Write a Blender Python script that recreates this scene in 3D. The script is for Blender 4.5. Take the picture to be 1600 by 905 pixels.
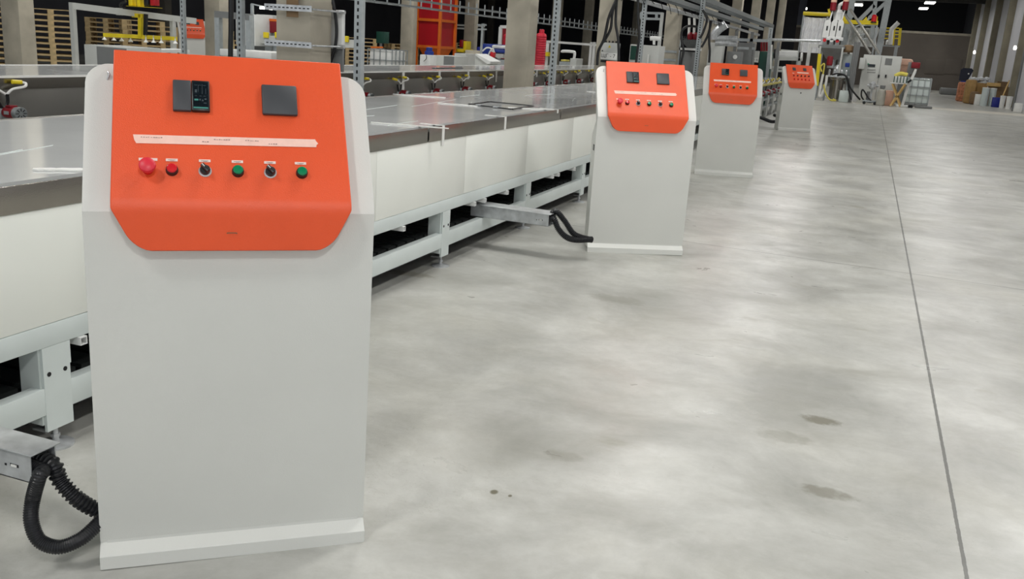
import bpy, bmesh, math, random
from mathutils import Vector, Matrix
random.seed(7)
for o in list(bpy.data.objects): bpy.data.objects.remove(o, do_unlink=True)
SC = bpy.context.scene; COL = SC.collection
PI = math.pi

# ------------------------------------------------------------ camera
FPX = 1433.04; PIT, ROL, YAW = [math.radians(a) for a in (15.05067, 3.69549, 19.95375)]; CAMH = 1.5
FW = Vector((-math.sin(YAW)*math.cos(PIT), math.cos(YAW)*math.cos(PIT), -math.sin(PIT)))
R0 = Vector((math.cos(YAW), math.sin(YAW), 0)); U0 = R0.cross(FW)
RT = R0*math.cos(ROL) + U0*math.sin(ROL); UP = -R0*math.sin(ROL) + U0*math.cos(ROL)
cd = bpy.data.cameras.new('camera'); cam = bpy.data.objects.new('camera', cd); COL.objects.link(cam)
cd.sensor_width = 36; cd.lens = FPX*36/1600; cd.clip_end = 400; cd.clip_start = 0.05
m = Matrix((RT, UP, -FW)).transposed().to_4x4(); m.translation = Vector((0, 0, CAMH)); cam.matrix_world = m
SC.camera = cam

# ------------------------------------------------------------ light
SC.view_settings.view_transform = 'Standard'; SC.view_settings.look = 'None'
SC.view_settings.exposure = 0.25; SC.view_settings.gamma = 1; SC.view_settings.use_curve_mapping = False
W = bpy.data.worlds.new('world'); SC.world = W; W.use_nodes = True
W.node_tree.nodes['Background'].inputs[0].default_value = (0.9, 0.95, 1.0, 1); W.node_tree.nodes['Background'].inputs[1].default_value = 0.62
LAMP_Z = 6.2
LAMPS = []            # (x, y, watts)
for y in (-2, 6, 14, 22, 30, 38, 46, 54): LAMPS.append((-2.5, y, 80 if y < 16 else 58))
for y in (-3, 5, 13, 21, 30, 38, 46, 54): LAMPS.append((3.2, y, 165 if y < 16 else 50))
for y in (2, 10, 18, 26): LAMPS.append((-8.2, y, 110))
for y in (6, 14, 22, 30, 40): LAMPS.append((-14, y, 110))  # unseen row, added to brighten the pallet stacks in the left bay
LAMPS = [(x, y, 210 if (x, y) == (3.2, -3) else 100 if (x, y) == (-2.5, -2) else 45 if (x, y) == (-2.5, 6) else 115 if (x, y) == (3.2, 5) else 115 if y == 38 else w) for x, y, w in LAMPS]
LAMPS.append((-.3, 4.9, 80))
def area(x, y, w, z=LAMP_Z, sx=.45, sy=1.3):
    l = bpy.data.lights.new('lamp_light', 'AREA'); l.shape = 'RECTANGLE'; l.size = sx; l.size_y = sy; l.energy = w; l.color = (1, .992, .972)
    o = bpy.data.objects.new('lamp_light', l); COL.objects.link(o); o.location = (x, y, z); return o

# ------------------------------------------------------------ pixel -> place
def ray(px, py): return (RT*(px-800) - UP*(py-452.5) + FW*FPX).normalized()
def at(px, py, X=None, Y=None, Z=None):
    d = ray(px, py)
    t = X/d.x if X is not None else Y/d.y if Y is not None else (Z-CAMH)/d.z
    return Vector((0, 0, CAMH)) + d*t

# ------------------------------------------------------------ materials
def srgb(r, g, b):
    f = lambda c: (c/255/12.92) if c/255 <= .04045 else ((c/255+.055)/1.055)**2.4
    return (f(r), f(g), f(b), 1)
def mat(name, rgb, rough=.5, metal=0, var=.06, scale=6, bump=0, bscale=60, emit=0, alpha=None, rvar=0, coat=0):
    M = bpy.data.materials.new(name); M.use_nodes = True; nt = M.node_tree; B = nt.nodes['Principled BSDF']
    c = srgb(*rgb)
    tc = nt.nodes.new('ShaderNodeTexCoord'); n = nt.nodes.new('ShaderNodeTexNoise'); n.inputs['Scale'].default_value = scale; n.inputs['Detail'].default_value = 6
    nt.links.new(tc.outputs['Object'], n.inputs['Vector'])
    r = nt.nodes.new('ShaderNodeValToRGB'); nt.links.new(n.outputs['Fac'], r.inputs[0])
    r.color_ramp.elements[0].position = .3; r.color_ramp.elements[1].position = .7
    r.color_ramp.elements[0].color = [v*(1-var) for v in c[:3]]+[1]; r.color_ramp.elements[1].color = [min(1, v*(1+var)) for v in c[:3]]+[1]
    nt.links.new(r.outputs[0], B.inputs['Base Color'])
    B.inputs['Roughness'].default_value = rough; B.inputs['Metallic'].default_value = metal
    if coat: B.inputs['Coat Weight'].default_value = coat
    if rvar:
        mr = nt.nodes.new('ShaderNodeMapRange'); nt.links.new(n.outputs['Fac'], mr.inputs[0]); mr.inputs[3].default_value = max(0, rough-rvar); mr.inputs[4].default_value = rough+rvar
        nt.links.new(mr.outputs[0], B.inputs['Roughness'])
    if bump:
        n2 = nt.nodes.new('ShaderNodeTexNoise'); n2.inputs['Scale'].default_value = bscale; nt.links.new(tc.outputs['Object'], n2.inputs['Vector'])
        b = nt.nodes.new('ShaderNodeBump'); b.inputs['Strength'].default_value = bump; b.inputs['Distance'].default_value = .002
        nt.links.new(n2.outputs['Fac'], b.inputs['Height']); nt.links.new(b.outputs[0], B.inputs['Normal'])
    if emit: B.inputs['Emission Color'].default_value = c; B.inputs['Emission Strength'].default_value = emit
    if alpha is not None: B.inputs['Alpha'].default_value = alpha
    return M
M = dict(
 paint=mat('grey_paint', (216, 217, 212), .38, bump=.25, bscale=350, var=.02, scale=3),
 orange=mat('orange_paint', (234, 86, 40), .38, bump=.35, bscale=420, var=.04, scale=5),
 tpanel=mat('white_panel', (236, 238, 231), .25, var=.02, scale=2),
 tbeam=mat('pale_beam_paint', (208, 216, 214), .35, var=.03),
 film=mat('white_film', (212, 214, 213), .10, var=.05, scale=1.5, rvar=.04, bump=.12, bscale=5),
 steel=mat('brushed_steel', (150, 146, 138), .24, metal=1, var=.06, scale=3, bump=.2, bscale=200),
 steel2=mat('dull_steel_sheet', (182, 180, 174), .32, metal=.85, var=.12, scale=1.2, rvar=.06),
 galv=mat('galvanised_steel', (196, 199, 201), .36, metal=.5, var=.2, scale=16, rvar=.1),
 hopperm=mat('hopper_grey', (136, 138, 138), .45, var=.08), galvt=mat('tray_steel', (122, 127, 128), .5, metal=.3, var=.1, scale=14), galvd=mat('weathered_galvanised', (164, 170, 172), .45, metal=.3, var=.1, scale=14),
 black=mat('black_plastic', (24, 25, 27), .38, var=.15),
 hose=mat('black_hose', (30, 31, 34), .33, var=.1),
 rubber=mat('dark_rubber', (18, 19, 20), .7),
 slat=mat('dark_slat', (34, 38, 38), .5, var=.2),
 meter=mat('charcoal_plastic', (62, 64, 68), .5, var=.05),
 glass=mat('dark_display', (20, 28, 34), .12, var=.3, scale=90),
 teal=mat('teal_strip', (60, 130, 120), .4, emit=.08),
 dim=mat('display_digit', (66, 76, 82), .4),
 tape=mat('masking_tape', (247, 205, 190), .7, var=.05, scale=40),
 sticker=mat('paper_label', (240, 215, 205), .6, var=.03),
 ink=mat('faded_ink', (150, 120, 115), .7),
 redb=mat('red_button', (214, 30, 40), .25), pinkred=mat('mushroom_red', (222, 44, 62), .4),
 green=mat('green_button', (8, 130, 84), .25), white=mat('white_plastic', (232, 232, 228), .4),
 conc=mat('cast_concrete', (182, 175, 159), .8, var=.16, scale=2.5, bump=.5, bscale=14),
 concd=mat('dark_concrete', (104, 100, 92), .85, var=.2, scale=1.6, bump=.4, bscale=10),
 motor=mat('dark_red_motor', (128, 16, 30), .35, var=.1),
 red=mat('red_panel', (178, 22, 34), .4, var=.1, scale=1.5), redt=mat('red_tank', (200, 36, 58), .4, var=.06),
 oframe=mat('orange_frame', (222, 110, 30), .5), yellow=mat('yellow_paint', (232, 208, 30), .45),
 wood=mat('pallet_wood', (216, 190, 142), .8, var=.22, scale=5), wood2=mat('pale_timber', (206, 172, 112), .8, var=.15, scale=5),
 cab=mat('cabinet_grey', (196, 198, 194), .45, var=.03), cabd=mat('cabinet_dark_grey', (120, 122, 122), .5, var=.04),
 white2=mat('matt_white', (225, 226, 224), .55, var=.04), blue=mat('blue_paint', (24, 52, 140), .45),
 bluep=mat('blue_plastic', (20, 34, 130), .4), navy=mat('navy_cover', (30, 34, 52), .7),
 green2=mat('dark_green_box', (20, 70, 58), .5), carton=mat('cardboard', (176, 142, 92), .85, var=.15, scale=6),
 carton2=mat('dark_cardboard', (128, 104, 76), .85, var=.15), wrap=mat('clear_wrap', (214, 218, 222), .28, var=.12, scale=8, bump=.8, bscale=12),
 foil=mat('silver_sheeting', (242, 243, 246), .3, var=.1, scale=5, bump=.6, bscale=10), pink=mat('pale_pink_sack', (226, 182, 160), .7, var=.1, scale=5),
 dwall=mat('dark_grey_cladding', (62, 63, 70), .7, var=.12, scale=.8), void=mat('black_opening', (8, 8, 9), .9),
 rwall=mat('white_wall_panel', (214, 214, 220), .7, var=.04, scale=1), bwall=mat('old_plaster', (112, 105, 98), .85, var=.16, scale=.5),
 roof=mat('roof_slab', (74, 74, 72), .85, var=.1), pcol=mat('olive_concrete', (142, 136, 118), .85, var=.15, scale=1.2),
 lampm=mat('lamp_glow', (255, 252, 240), .5, emit=9), tank=mat('milky_plastic', (206, 216, 214), .35, var=.04),
 brownp=mat('brown_paper', (140, 104, 62), .8), cyl=mat('gas_cylinder_grey', (172, 170, 160), .45, var=.08), rope=mat('yellow_hose', (214, 200, 90), .5),
 sackp=mat('salmon_sack', (196, 130, 96), .7, var=.45, scale=9))

# floor material: polished concrete with clouding, marks and saw-cut joints
def floor_mat():
    m = bpy.data.materials.new('polished_concrete'); m.use_nodes = True; nt = m.node_tree; N = nt.nodes; L = nt.links; B = N['Principled BSDF']
    tc = N.new('ShaderNodeTexCoord'); P = tc.outputs['Object']
    def noise(s, d=6, dist=0, vec=P, r=.55):
        n = N.new('ShaderNodeTexNoise'); n.inputs['Scale'].default_value = s; n.inputs['Detail'].default_value = d; n.inputs['Distortion'].default_value = dist; n.inputs['Roughness'].default_value = r; L.new(vec, n.inputs['Vector']); return n.outputs['Fac']
    def ramp(f, a, b, ca, cb):
        r = N.new('ShaderNodeValToRGB'); L.new(f, r.inputs[0]); e = r.color_ramp.elements; e[0].position = a; e[1].position = b; e[0].color = ca; e[1].color = cb; return r.outputs[0]
    def mix(fac, a, b, mode='MIX'):
        x = N.new('ShaderNodeMix'); x.data_type = 'RGBA'; x.blend_type = mode
        if isinstance(fac, float): x.inputs[0].default_value = fac
        else: L.new(fac, x.inputs[0])
        for i, v in ((6, a), (7, b)):
            if isinstance(v, tuple): x.inputs[i].default_value = v
            else: L.new(v, x.inputs[i])
        return x.outputs[2]
    def math_(op, a, b=None, c=None):
        x = N.new('ShaderNodeMath'); x.operation = op
        for i, v in enumerate((a, b, c)):
            if v is None: continue
            if isinstance(v, (int, float)): x.inputs[i].default_value = v
            else: L.new(v, x.inputs[i])
        return x.outputs[0]
    base = ramp(noise(1.3, 10, .4, P, .62), .38, .62, srgb(166, 166, 161), srgb(200, 200, 195))
    warm = ramp(noise(.8, 4, .3), .5, .75, (0, 0, 0, 1), (1, 1, 1, 1))
    base = mix(math_('MULTIPLY', warm, .3), base, srgb(184, 180, 162))
    mp = N.new('ShaderNodeMapping'); L.new(P, mp.inputs[0]); mp.inputs['Rotation'].default_value = (0, 0, .35); mp.inputs['Scale'].default_value = (1, 1.7, 1)
    sm = ramp(noise(2.0, 10, .35, mp.outputs[0], .7), .47, .72, (0, 0, 0, 1), (1, 1, 1, 1))
    base = mix(math_('MULTIPLY', sm, .42), base, srgb(148, 146, 136))
    fine = ramp(noise(14, 8, .3, P, .7), .35, .7, (0, 0, 0, 1), (1, 1, 1, 1))
    base = mix(math_('MULTIPLY', fine, .22), base, srgb(140, 139, 130))
    st = ramp(noise(1.7, 5, .4, mp.outputs[0]), .66, .74, (0, 0, 0, 1), (1, 1, 1, 1))
    base = mix(math_('MULTIPLY', st, .45), base, srgb(140, 136, 118))
    # fine hairline scuffs
    sc = noise(7, 3, 2.6, mp.outputs[0]); hl = math_('LESS_THAN', math_('ABSOLUTE', math_('SUBTRACT', sc, .5)), .0035)
    msk = ramp(noise(.9, 2), .5, .6, (0, 0, 0, 1), (1, 1, 1, 1))
    base = mix(math_('MULTIPLY', math_('MULTIPLY', hl, msk), .3), base, srgb(120, 116, 104))
    sp = N.new('ShaderNodeSeparateXYZ'); L.new(P, sp.inputs[0])
    wob = math_('MULTIPLY', math_('SUBTRACT', noise(30, 2), .5), .006)
    jx = math_('LESS_THAN', math_('ABSOLUTE', math_('ADD', math_('SUBTRACT', sp.outputs[0], .507), wob)), .0065)
    yy = math_('ADD', math_('MULTIPLY', sp.outputs[0], .052), sp.outputs[1])
    jy = math_('LESS_THAN', math_('ABSOLUTE', math_('SUBTRACT', yy, 7.434)), .006)
    # two grease marks and a drilled plug hole
    for (cx, cy, rx, ry, k) in SPOTS:
        dx = math_('DIVIDE', math_('SUBTRACT', sp.outputs[0], cx), rx); dy = math_('DIVIDE', math_('SUBTRACT', sp.outputs[1], cy), ry)
        r2 = math_('ADD', math_('MULTIPLY', dx, dx), math_('MULTIPLY', dy, dy))
        r2 = math_('ADD', r2, math_('MULTIPLY', math_('SUBTRACT', noise(22, 5), .5), 2.2 if k < 1 else .3))
        f = N.new('ShaderNodeMapRange'); L.new(r2, f.inputs[0]); f.inputs[1].default_value = 1.05; f.inputs[2].default_value = .35; f.inputs[3].default_value = 0; f.inputs[4].default_value = k
        base = mix(f.outputs[0], base, srgb(112, 108, 92))
    # pale dusty band across the aisle by the mixing station
    dl = math_('SUBTRACT', math_('SUBTRACT', sp.outputs[1], 41.3), math_('MULTIPLY', math_('SUBTRACT', noise(.7), .5), 1.6))
    du = N.new('ShaderNodeMapRange'); L.new(math_('ABSOLUTE', dl), du.inputs[0]); du.inputs[1].default_value = 1.5; du.inputs[2].default_value = .9; du.inputs[3].default_value = 0; du.inputs[4].default_value = .75
    base = mix(du.outputs[0], base, srgb(232, 226, 212))
    j = math_('MAXIMUM', jx, math_('MULTIPLY', jy, .85))
    base = mix(math_('MULTIPLY', j, .85), base, srgb(84, 84, 80))
    L.new(base, B.inputs['Base Color'])
    rr = N.new('ShaderNodeMapRange'); L.new(noise(3, 6, .6, mp.outputs[0]), rr.inputs[0]); rr.inputs[1].default_value = .3; rr.inputs[2].default_value = .7; rr.inputs[3].default_value = .27; rr.inputs[4].default_value = .42; B.inputs['Specular IOR Level'].default_value = .38
    L.new(rr.outputs[0], B.inputs['Roughness'])
    b = N.new('ShaderNodeBump'); b.inputs['Strength'].default_value = .05; b.inputs['Distance'].default_value = .01
    L.new(noise(5, 6), b.inputs['Height']); L.new(b.outputs[0], B.inputs['Normal'])
    return m
def fl(px, py): p = at(px, py, Z=0); return p.x, p.y
SPOTS = []
for (px, py, rx, ry, k) in ((1283, 657, .09, .055, .75), (1225, 682, .12, .07, .3), (1290, 770, .11, .05, .55), (772, 769, .016, .02, 1.), (797, 775, .008, .01, 1.), (965, 468, .2, .1, .3), (880, 712, .08, .05, .3), (640, 428, .2, .07, .55)):
    x, y = fl(px, py); SPOTS.append((x, y, rx, ry, k))
M['floor'] = floor_mat()

# ------------------------------------------------------------ mesh helpers
class MB:
    def __init__(s): s.bm = bmesh.new()
    def box(s, a, b, bev=0, rot=None, piv=None):
        a = Vector(a); b = Vector(b); r = bmesh.ops.create_cube(s.bm, size=1); vs = r['verts']; c = (a+b)/2; d = b-a
        for v in vs: v.co = Vector((v.co.x*d.x, v.co.y*d.y, v.co.z*d.z)) + c
        if bev:
            es = list({e for v in vs for e in v.link_edges}); q = bmesh.ops.bevel(s.bm, geom=es, offset=bev, segments=2, affect='EDGES', profile=.5)
            vs = list({v for f in q['faces'] for v in f.verts} | {v for v in vs if v.is_valid})
        if rot is not None:
            pv = Vector(piv) if piv is not None else c
            for v in vs: v.co = rot @ (v.co-pv) + pv
        return s
    def cyl(s, p, q, r, r2=None, n=16, cap=True):
        p = Vector(p); q = Vector(q); r2 = r if r2 is None else r2; d = (q-p); z = d.normalized()
        x = z.orthogonal().normalized(); y = z.cross(x)
        A = [s.bm.verts.new(p+(x*math.cos(2*PI*i/n)+y*math.sin(2*PI*i/n))*r) for i in range(n)]
        B_ = [s.bm.verts.new(q+(x*math.cos(2*PI*i/n)+y*math.sin(2*PI*i/n))*r2) for i in range(n)]
        for i in range(n): s.bm.faces.new((A[i], A[(i+1) % n], B_[(i+1) % n], B_[i]))
        if cap: s.bm.faces.new(A[::-1]); s.bm.faces.new(B_)
        return s
    def lathe(s, prof, c=(0, 0, 0), axis='z', n=20):
        rings = []
        for r, h in prof:
            ring = []
            for i in range(n):
                a = 2*PI*i/n; u, v = r*math.cos(a), r*math.sin(a)
                co = Vector((u, v, h)) if axis == 'z' else Vector((h, u, v)) if axis == 'x' else Vector((u, h, v))
                ring.append(s.bm.verts.new(co+Vector(c)))
            rings.append(ring)
        for a, b in zip(rings, rings[1:]):
            for i in range(n): s.bm.faces.new((a[i], a[(i+1) % n], b[(i+1) % n], b[i]))
        s.bm.faces.new(rings[0][::-1]); s.bm.faces.new(rings[-1]); return s
    def tube(s, pts, r, n=10, sub=6, rib=0, pitch=.01):
        P = [Vector(p) for p in pts]; C = []
        if len(P) == 2: sub = 1
        for i in range(len(P)-1):
            p0, p1, p2, p3 = P[max(i-1, 0)], P[i], P[i+1], P[min(i+2, len(P)-1)]
            for k in range(sub):
                t = k/sub; C.append(.5*((2*p1)+(p2-p0)*t+(2*p0-5*p1+4*p2-p3)*t*t+(3*p1-p0-3*p2+p3)*t**3))
        C.append(P[-1])
        if rib:      # resample evenly, radius alternates: corrugated conduit
            Ls = [0]
            for a, b in zip(C, C[1:]): Ls.append(Ls[-1]+(b-a).length)
            nn = int(Ls[-1]/(pitch/4)); D = []; j = 0
            for i in range(nn+1):
                l = Ls[-1]*i/nn
                while j < len(Ls)-2 and Ls[j+1] < l: j += 1
                t = (l-Ls[j])/max(1e-9, Ls[j+1]-Ls[j]); D.append(C[j].lerp(C[j+1], t))
            C = D
        rings = []; up = None
        for i, c in enumerate(C):
            t = (C[min(i+1, len(C)-1)]-C[max(i-1, 0)]).normalized()
            if up is None: up = t.orthogonal().normalized()
            up = (up-t*up.dot(t)).normalized(); w = t.cross(up)
            rr = r+(rib*(1 if i % 4 < 2 else -1) if rib else 0)
            rings.append([s.bm.verts.new(c+(up*math.cos(2*PI*k/n)+w*math.sin(2*PI*k/n))*rr) for k in range(n)])
        for a, b in zip(rings, rings[1:]):
            for k in range(n): s.bm.faces.new((a[k], a[(k+1) % n], b[(k+1) % n], b[k]))
        s.bm.faces.new(rings[0][::-1]); s.bm.faces.new(rings[-1]); return s
    def bar(s, p, q, w, h=None):       # square bar between two points
        p = Vector(p); q = Vector(q); h = h or w; z = (q-p).normalized()
        x = z.cross(Vector((0, 0, 1)))
        x = x.normalized() if x.length > 1e-3 else Vector((1, 0, 0)); y = z.cross(x)
        vs = [s.bm.verts.new(c+x*i*w/2+y*j*h/2) for c in (p, q) for i, j in ((-1, -1), (1, -1), (1, 1), (-1, 1))]
        for f in ((3, 2, 1, 0), (4, 5, 6, 7), (0, 1, 5, 4), (1, 2, 6, 5), (2, 3, 7, 6), (3, 0, 4, 7)): s.bm.faces.new([vs[i] for i in f])
        return s
    def prism(s, poly, d):             # closed polygon pushed along vector d
        d = Vector(d); A = [s.bm.verts.new(Vector(p)) for p in poly]; B_ = [s.bm.verts.new(Vector(p)+d) for p in poly]; n = len(A)
        s.bm.faces.new(A[::-1]); s.bm.faces.new(B_)
        for i in range(n): s.bm.faces.new((A[i], A[(i+1) % n], B_[(i+1) % n], B_[i]))
        return s
    def build(s, name, m, parent=None, smooth=True, loc=None):
        bmesh.ops.recalc_face_normals(s.bm, faces=s.bm.faces)
        me = bpy.data.meshes.new(name); s.bm.to_mesh(me); s.bm.free(); me.materials.append(M[m] if isinstance(m, str) else m)
        if smooth:
            me.polygons.foreach_set('use_smooth', [True]*len(me.polygons)); me.set_sharp_from_angle(angle=math.radians(25))
        o = bpy.data.objects.new(name, me); COL.objects.link(o)
        if parent is not None: o.parent = parent
        if loc is not None: o.location = loc
        return o
def tag(o, label=None, cat=None, group=None, kind=None):
    for k, v in (('label', label), ('category', cat), ('group', group), ('kind', kind)):
        if v: o[k] = v
    return o
def thing(name, loc, label, cat, rz=0, group=None):
    o = bpy.data.objects.new(name, None); COL.objects.link(o); o.location = loc; o.rotation_euler.z = rz; o.empty_display_size = .1
    return tag(o, label, cat, group)
def struct(mb, name, m): return tag(mb.build(name, m), kind='structure')
def copy_tree(o, parent=None):
    c = o.copy(); COL.objects.link(c)
    if parent is not None: c.parent = parent
    for ch in list(o.children): copy_tree(ch, c)
    return c
ORD = ['topmost', 'second', 'third', 'fourth', 'fifth', 'sixth', 'seventh', 'eighth', 'ninth', 'tenth', 'eleventh', 'twelfth', 'thirteenth', 'fourteenth']

# ------------------------------------------------------------ the setting
XR, XL, YB, ZC = 6.55, -29.0, 78.0, 6.9
struct(MB().box((XL, -6, -.1), (XR+.3, YB, 0)), 'floor', 'floor')
struct(MB().box((XL, -6, ZC), (XR+.3, YB+8, ZC+.2)), 'ceiling', 'roof')
struct(MB().box((XR, -6, 0), (XR+.3, YB, ZC)), 'wall_right', 'rwall')
struct(MB().box((XL-.2, -6, 0), (XL, YB, ZC)), 'wall_left', 'dwall')
struct(MB().box((-6, YB, 0), (XR+.3, YB+.3, 4.05)), 'wall_back', 'bwall')
struct(MB().box((-6, YB-.06, 4.05), (XR+.3, YB+.4, 4.22)), 'trim_1', 'conc')
struct(MB().box((XL, YB, 0), (-6, YB+8.2, ZC)), 'wall_far', 'dwall')
struct(MB().box((XR, YB, 0), (XR+.3, YB+8.2, ZC)), 'wall_side', 'void')
struct(MB().box((-6, YB+8, 0), (XR+.3, YB+8.2, ZC)), 'wall_beyond', 'void')
mb = MB()
for y in (60, 66, 72): mb.box((-5, y-.2, 6.0), (XR, y+.25, ZC-.01))
struct(mb, 'ceiling_beam', 'roof')
mb = MB()
for y in range(9, 60, 6): mb.box((-16, y-.15, 6.35), (XR, y+.15, ZC-.01))
struct(mb, 'ceiling_joist', 'roof')
for i, y in enumerate((13.6, 19.6, 25.6, 31.6, 37.6, 43.7, 49.8, 55.9, 62, 68.5, 74.6)):
    struct(MB().box((XR-.30, y, 0), (XR+.001, y+.5, ZC-.01), .015), 'wall_column', 'pcol')
for y in (7.73, 13.78, 18.95, 25.55, 31.6, 37.6, 43.6, 49.6, 55.6):
    struct(MB().box((-5.38, y, 0), (-5.0, y+.38, ZC-.01), .012), 'concrete_column', 'conc')
for y in (8.2, 14.3, 20.5, 25.6, 31.5, 37.3, 43.1, 48.9, 54.9, 61, 67):
    struct(MB().box((-16.38-.1, y, 0), (-16.0, y+.38, ZC-.01), .012), 'concrete_column', 'conc')
for y in (20, 32, 44, 56, 68): struct(MB().box((XL+.9, y, 0), (XL+1.3, y+.4, ZC-.01), .012), 'concrete_column', 'concd')
# outlines of two pale doors in the far wall
for i, (a, b) in enumerate((((1448, 92), (1474, 117)), ((1478, 92), (1500, 117)))):
    p = at(*a, Y=YB-.02); q = at(*b, Y=YB-.02)
    struct(MB().box((p.x, YB-.05, q.z), (q.x, YB+.01, p.z), .01), 'window_%d' % (i+1), 'bwall')

# ------------------------------------------------------------ control consoles
def text(s, size, m, parent, loc, rot, name='lettering', ex=.0006):
    c = bpy.data.curves.new(name, 'FONT'); c.body = s; c.size = size; c.align_x = 'CENTER'; c.align_y = 'CENTER'; c.extrude = ex
    c.materials.append(M[m]); o = bpy.data.objects.new(name, c); COL.objects.link(o); bpy.context.view_layer.update(); me = bpy.data.meshes.new_from_object(o); bpy.data.objects.remove(o, do_unlink=True)
    o = bpy.data.objects.new(name, me); COL.objects.link(o); o.parent = parent; o.location = loc; o.rotation_euler = rot; return o
SL = math.atan2(.25, .355)         # lean of the sloping head
def make_console(loc, ang, label, group='control consoles along the coating line', buttons='one', lean=0):
    T = thing('control_console', loc, label, 'control console', math.radians(ang), group)
    # folded front sheet: foot lip, upright panel, head leaning back with rounded top corners
    bm = MB(); b = bm.bm; w = .37; th = .028
    prof = [(0, 0), (0, .032), (.0, .04), (.034, .068), (.03, .08), (.004, 1.0), (.002, 1.02), (.012, 1.045)]
    dy, dz = math.sin(SL), math.cos(SL); rows = [(y, z, w) for y, z in prof]
    L0 = .0; y0, z0 = prof[-1]; Ltot = .405; rad = .06
    ts = [.08, .18, .28]+[Ltot-rad+rad*math.sin(a*PI/2/7) for a in range(0, 8)]
    for t in ts:
        e = max(0, t-(Ltot-rad)); ww = w-(rad-math.sqrt(max(0, rad*rad-e*e))); rows.append((y0+dy*t, z0+dz*t, ww))
    F = []; Bk = []
    for i, (y, z, ww) in enumerate(rows):
        ny, nz = (1, 0) if i < len(prof)-1 else (dz, -dy)
        # back offset along inward normal
        oy, oz = (y+th, z) if i < len(prof)-1 else (y+dz*.045, z-dy*.045)
        F.append([b.verts.new((-ww, y, z)), b.verts.new((ww, y, z))]); Bk.append([b.verts.new((-ww, oy, max(0, oz))), b.verts.new((ww, oy, max(0, oz)))])
    for A in (F, Bk):
        for r, q in zip(A, A[1:]): b.faces.new((r[0], r[1], q[1], q[0]))
    for k in (0, 1):
        for i in range(len(F)-1): b.faces.new((F[i][k], F[i+1][k], Bk[i+1][k], Bk[i][k]))
    b.faces.new((F[0][0], F[0][1], Bk[0][1], Bk[0][0])); b.faces.new((F[-1][0], F[-1][1], Bk[-1][1], Bk[-1][0]))
    body = bm.build('front_panel', 'paint', T)
    bev = body.modifiers.new('b', 'BEVEL'); bev.width = .004; bev.segments = 2; bev.limit_method = 'ANGLE'; bev.angle_limit = math.radians(50)
    # box behind, with the shoulder that narrows into the head
    poly = [(-.352, .03, .012), (-.352, .28, .012), (-.352, .28, .87), (-.352, .16, .975), (-.352, .31, 1.34), (-.352, .25, 1.33), (-.352, .06, 1.03)]
    MB().prism(poly, (.704, 0, 0)).build('rear_box', 'paint', T)
    for sx in (-1, 1):
        lk = MB().box((sx*.352-.003, .13, .755), (sx*.352+.003, .19, .80), .002).build('latch', 'black', T)
        MB().box((sx*.352-.005, .145, .765), (sx*.352+.005, .175, .785), .002).build('latch_tongue', 'cabd', lk)
    # orange cover: profile along the slope, tight bend, short apron with chamfered rounded corners
    bm = MB(); b = bm.bm; off = .035
    P0 = Vector((0, -off, 1.045)); S = Vector((0, math.sin(SL), math.cos(SL))); Nn = Vector((0, -math.cos(SL), math.sin(SL)))
    prof = []; R = .022; bend = SL
    prof.append((.452, .298)); prof.append((.30, .299)); prof.append((.15, .300)); prof.append((.022, .301))
    pts = [(P0+S*t, hw, Nn) for t, hw in prof]
    c0 = P0+S*.022-Nn*.07
    arc = [(c0+(Vector((0, -math.cos(a), math.sin(a))))*.07, Vector((0, -math.cos(a), math.sin(a)))) for a in [SL*(1-k/6) for k in range(1, 7)]]
    z_top = pts[-1][0].z; z_bot = .925
    zz = [p.z for p, _ in arc]
    for p, nrm in arc: pts.append((p, None, nrm))
    ya = arc[-1][0].y
    for k in range(1, 12): pts.append((Vector((0, ya, zz[-1]+(z_bot-zz[-1])*(1-(1-k/11)**1.5))), None, Vector((0, -1, 0))))
    ztap = 1.035; rc = .045
    def half(z):
        if z >= ztap: return .301
        h = .301-(ztap-z)*.5
        e = max(0, (z_bot+rc)-z)
        return h-(rc-math.sqrt(max(0, rc*rc-e*e)))*.9
    F = []; Bk = []
    for p, hw, nrm in pts:
        hw = hw if hw else half(p.z); q = p-nrm*.024
        F.append([b.verts.new(p+Vector((x, 0, 0))) for x in (-hw, hw)]); Bk.append([b.verts.new(q+Vector((x, 0, 0))) for x in (-hw, hw)])
    for A in (F, Bk):
        for r, q in zip(A, A[1:]): b.faces.new((r[0], r[1], q[1], q[0]))
    for k in (0, 1):
        for i in range(len(F)-1): b.faces.new((F[i][k], F[i+1][k], Bk[i+1][k], Bk[i][k]))
    b.faces.new((F[0][0], F[0][1], Bk[0][1], Bk[0][0])); b.faces.new((F[-1][0], F[-1][1], Bk[-1][1], Bk[-1][0]))
    cov = bm.build('control_cover', 'orange', T)
    bev = cov.modifiers.new('b', 'BEVEL'); bev.width = .003; bev.segments = 2; bev.limit_method = 'ANGLE'; bev.angle_limit = math.radians(50)
    spacer = MB().prism([(-.26, -off+.022, .955), (-.26, .02, .955), (-.26, .02, 1.03), (-.26, .262, 1.385), (-.26, .222, 1.40), (-.26, -off+.022, 1.035)], (.52, 0, 0)).build('cover_backing', 'cabd', T)
    # controls, laid on the slope
    def onslope(mb, name, m, par, u, s, lift=0):
        o = mb.build(name, m, par); p = P0+S*s+Nn*lift; o.location = (u, p.y, p.z); o.rotation_euler = (PI/2-SL, 0, 0); return o
    def plate(w_, h_, d, bev=.0): return MB().box((-w_/2, -h_/2, 0), (w_/2, h_/2, d), bev)
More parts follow.
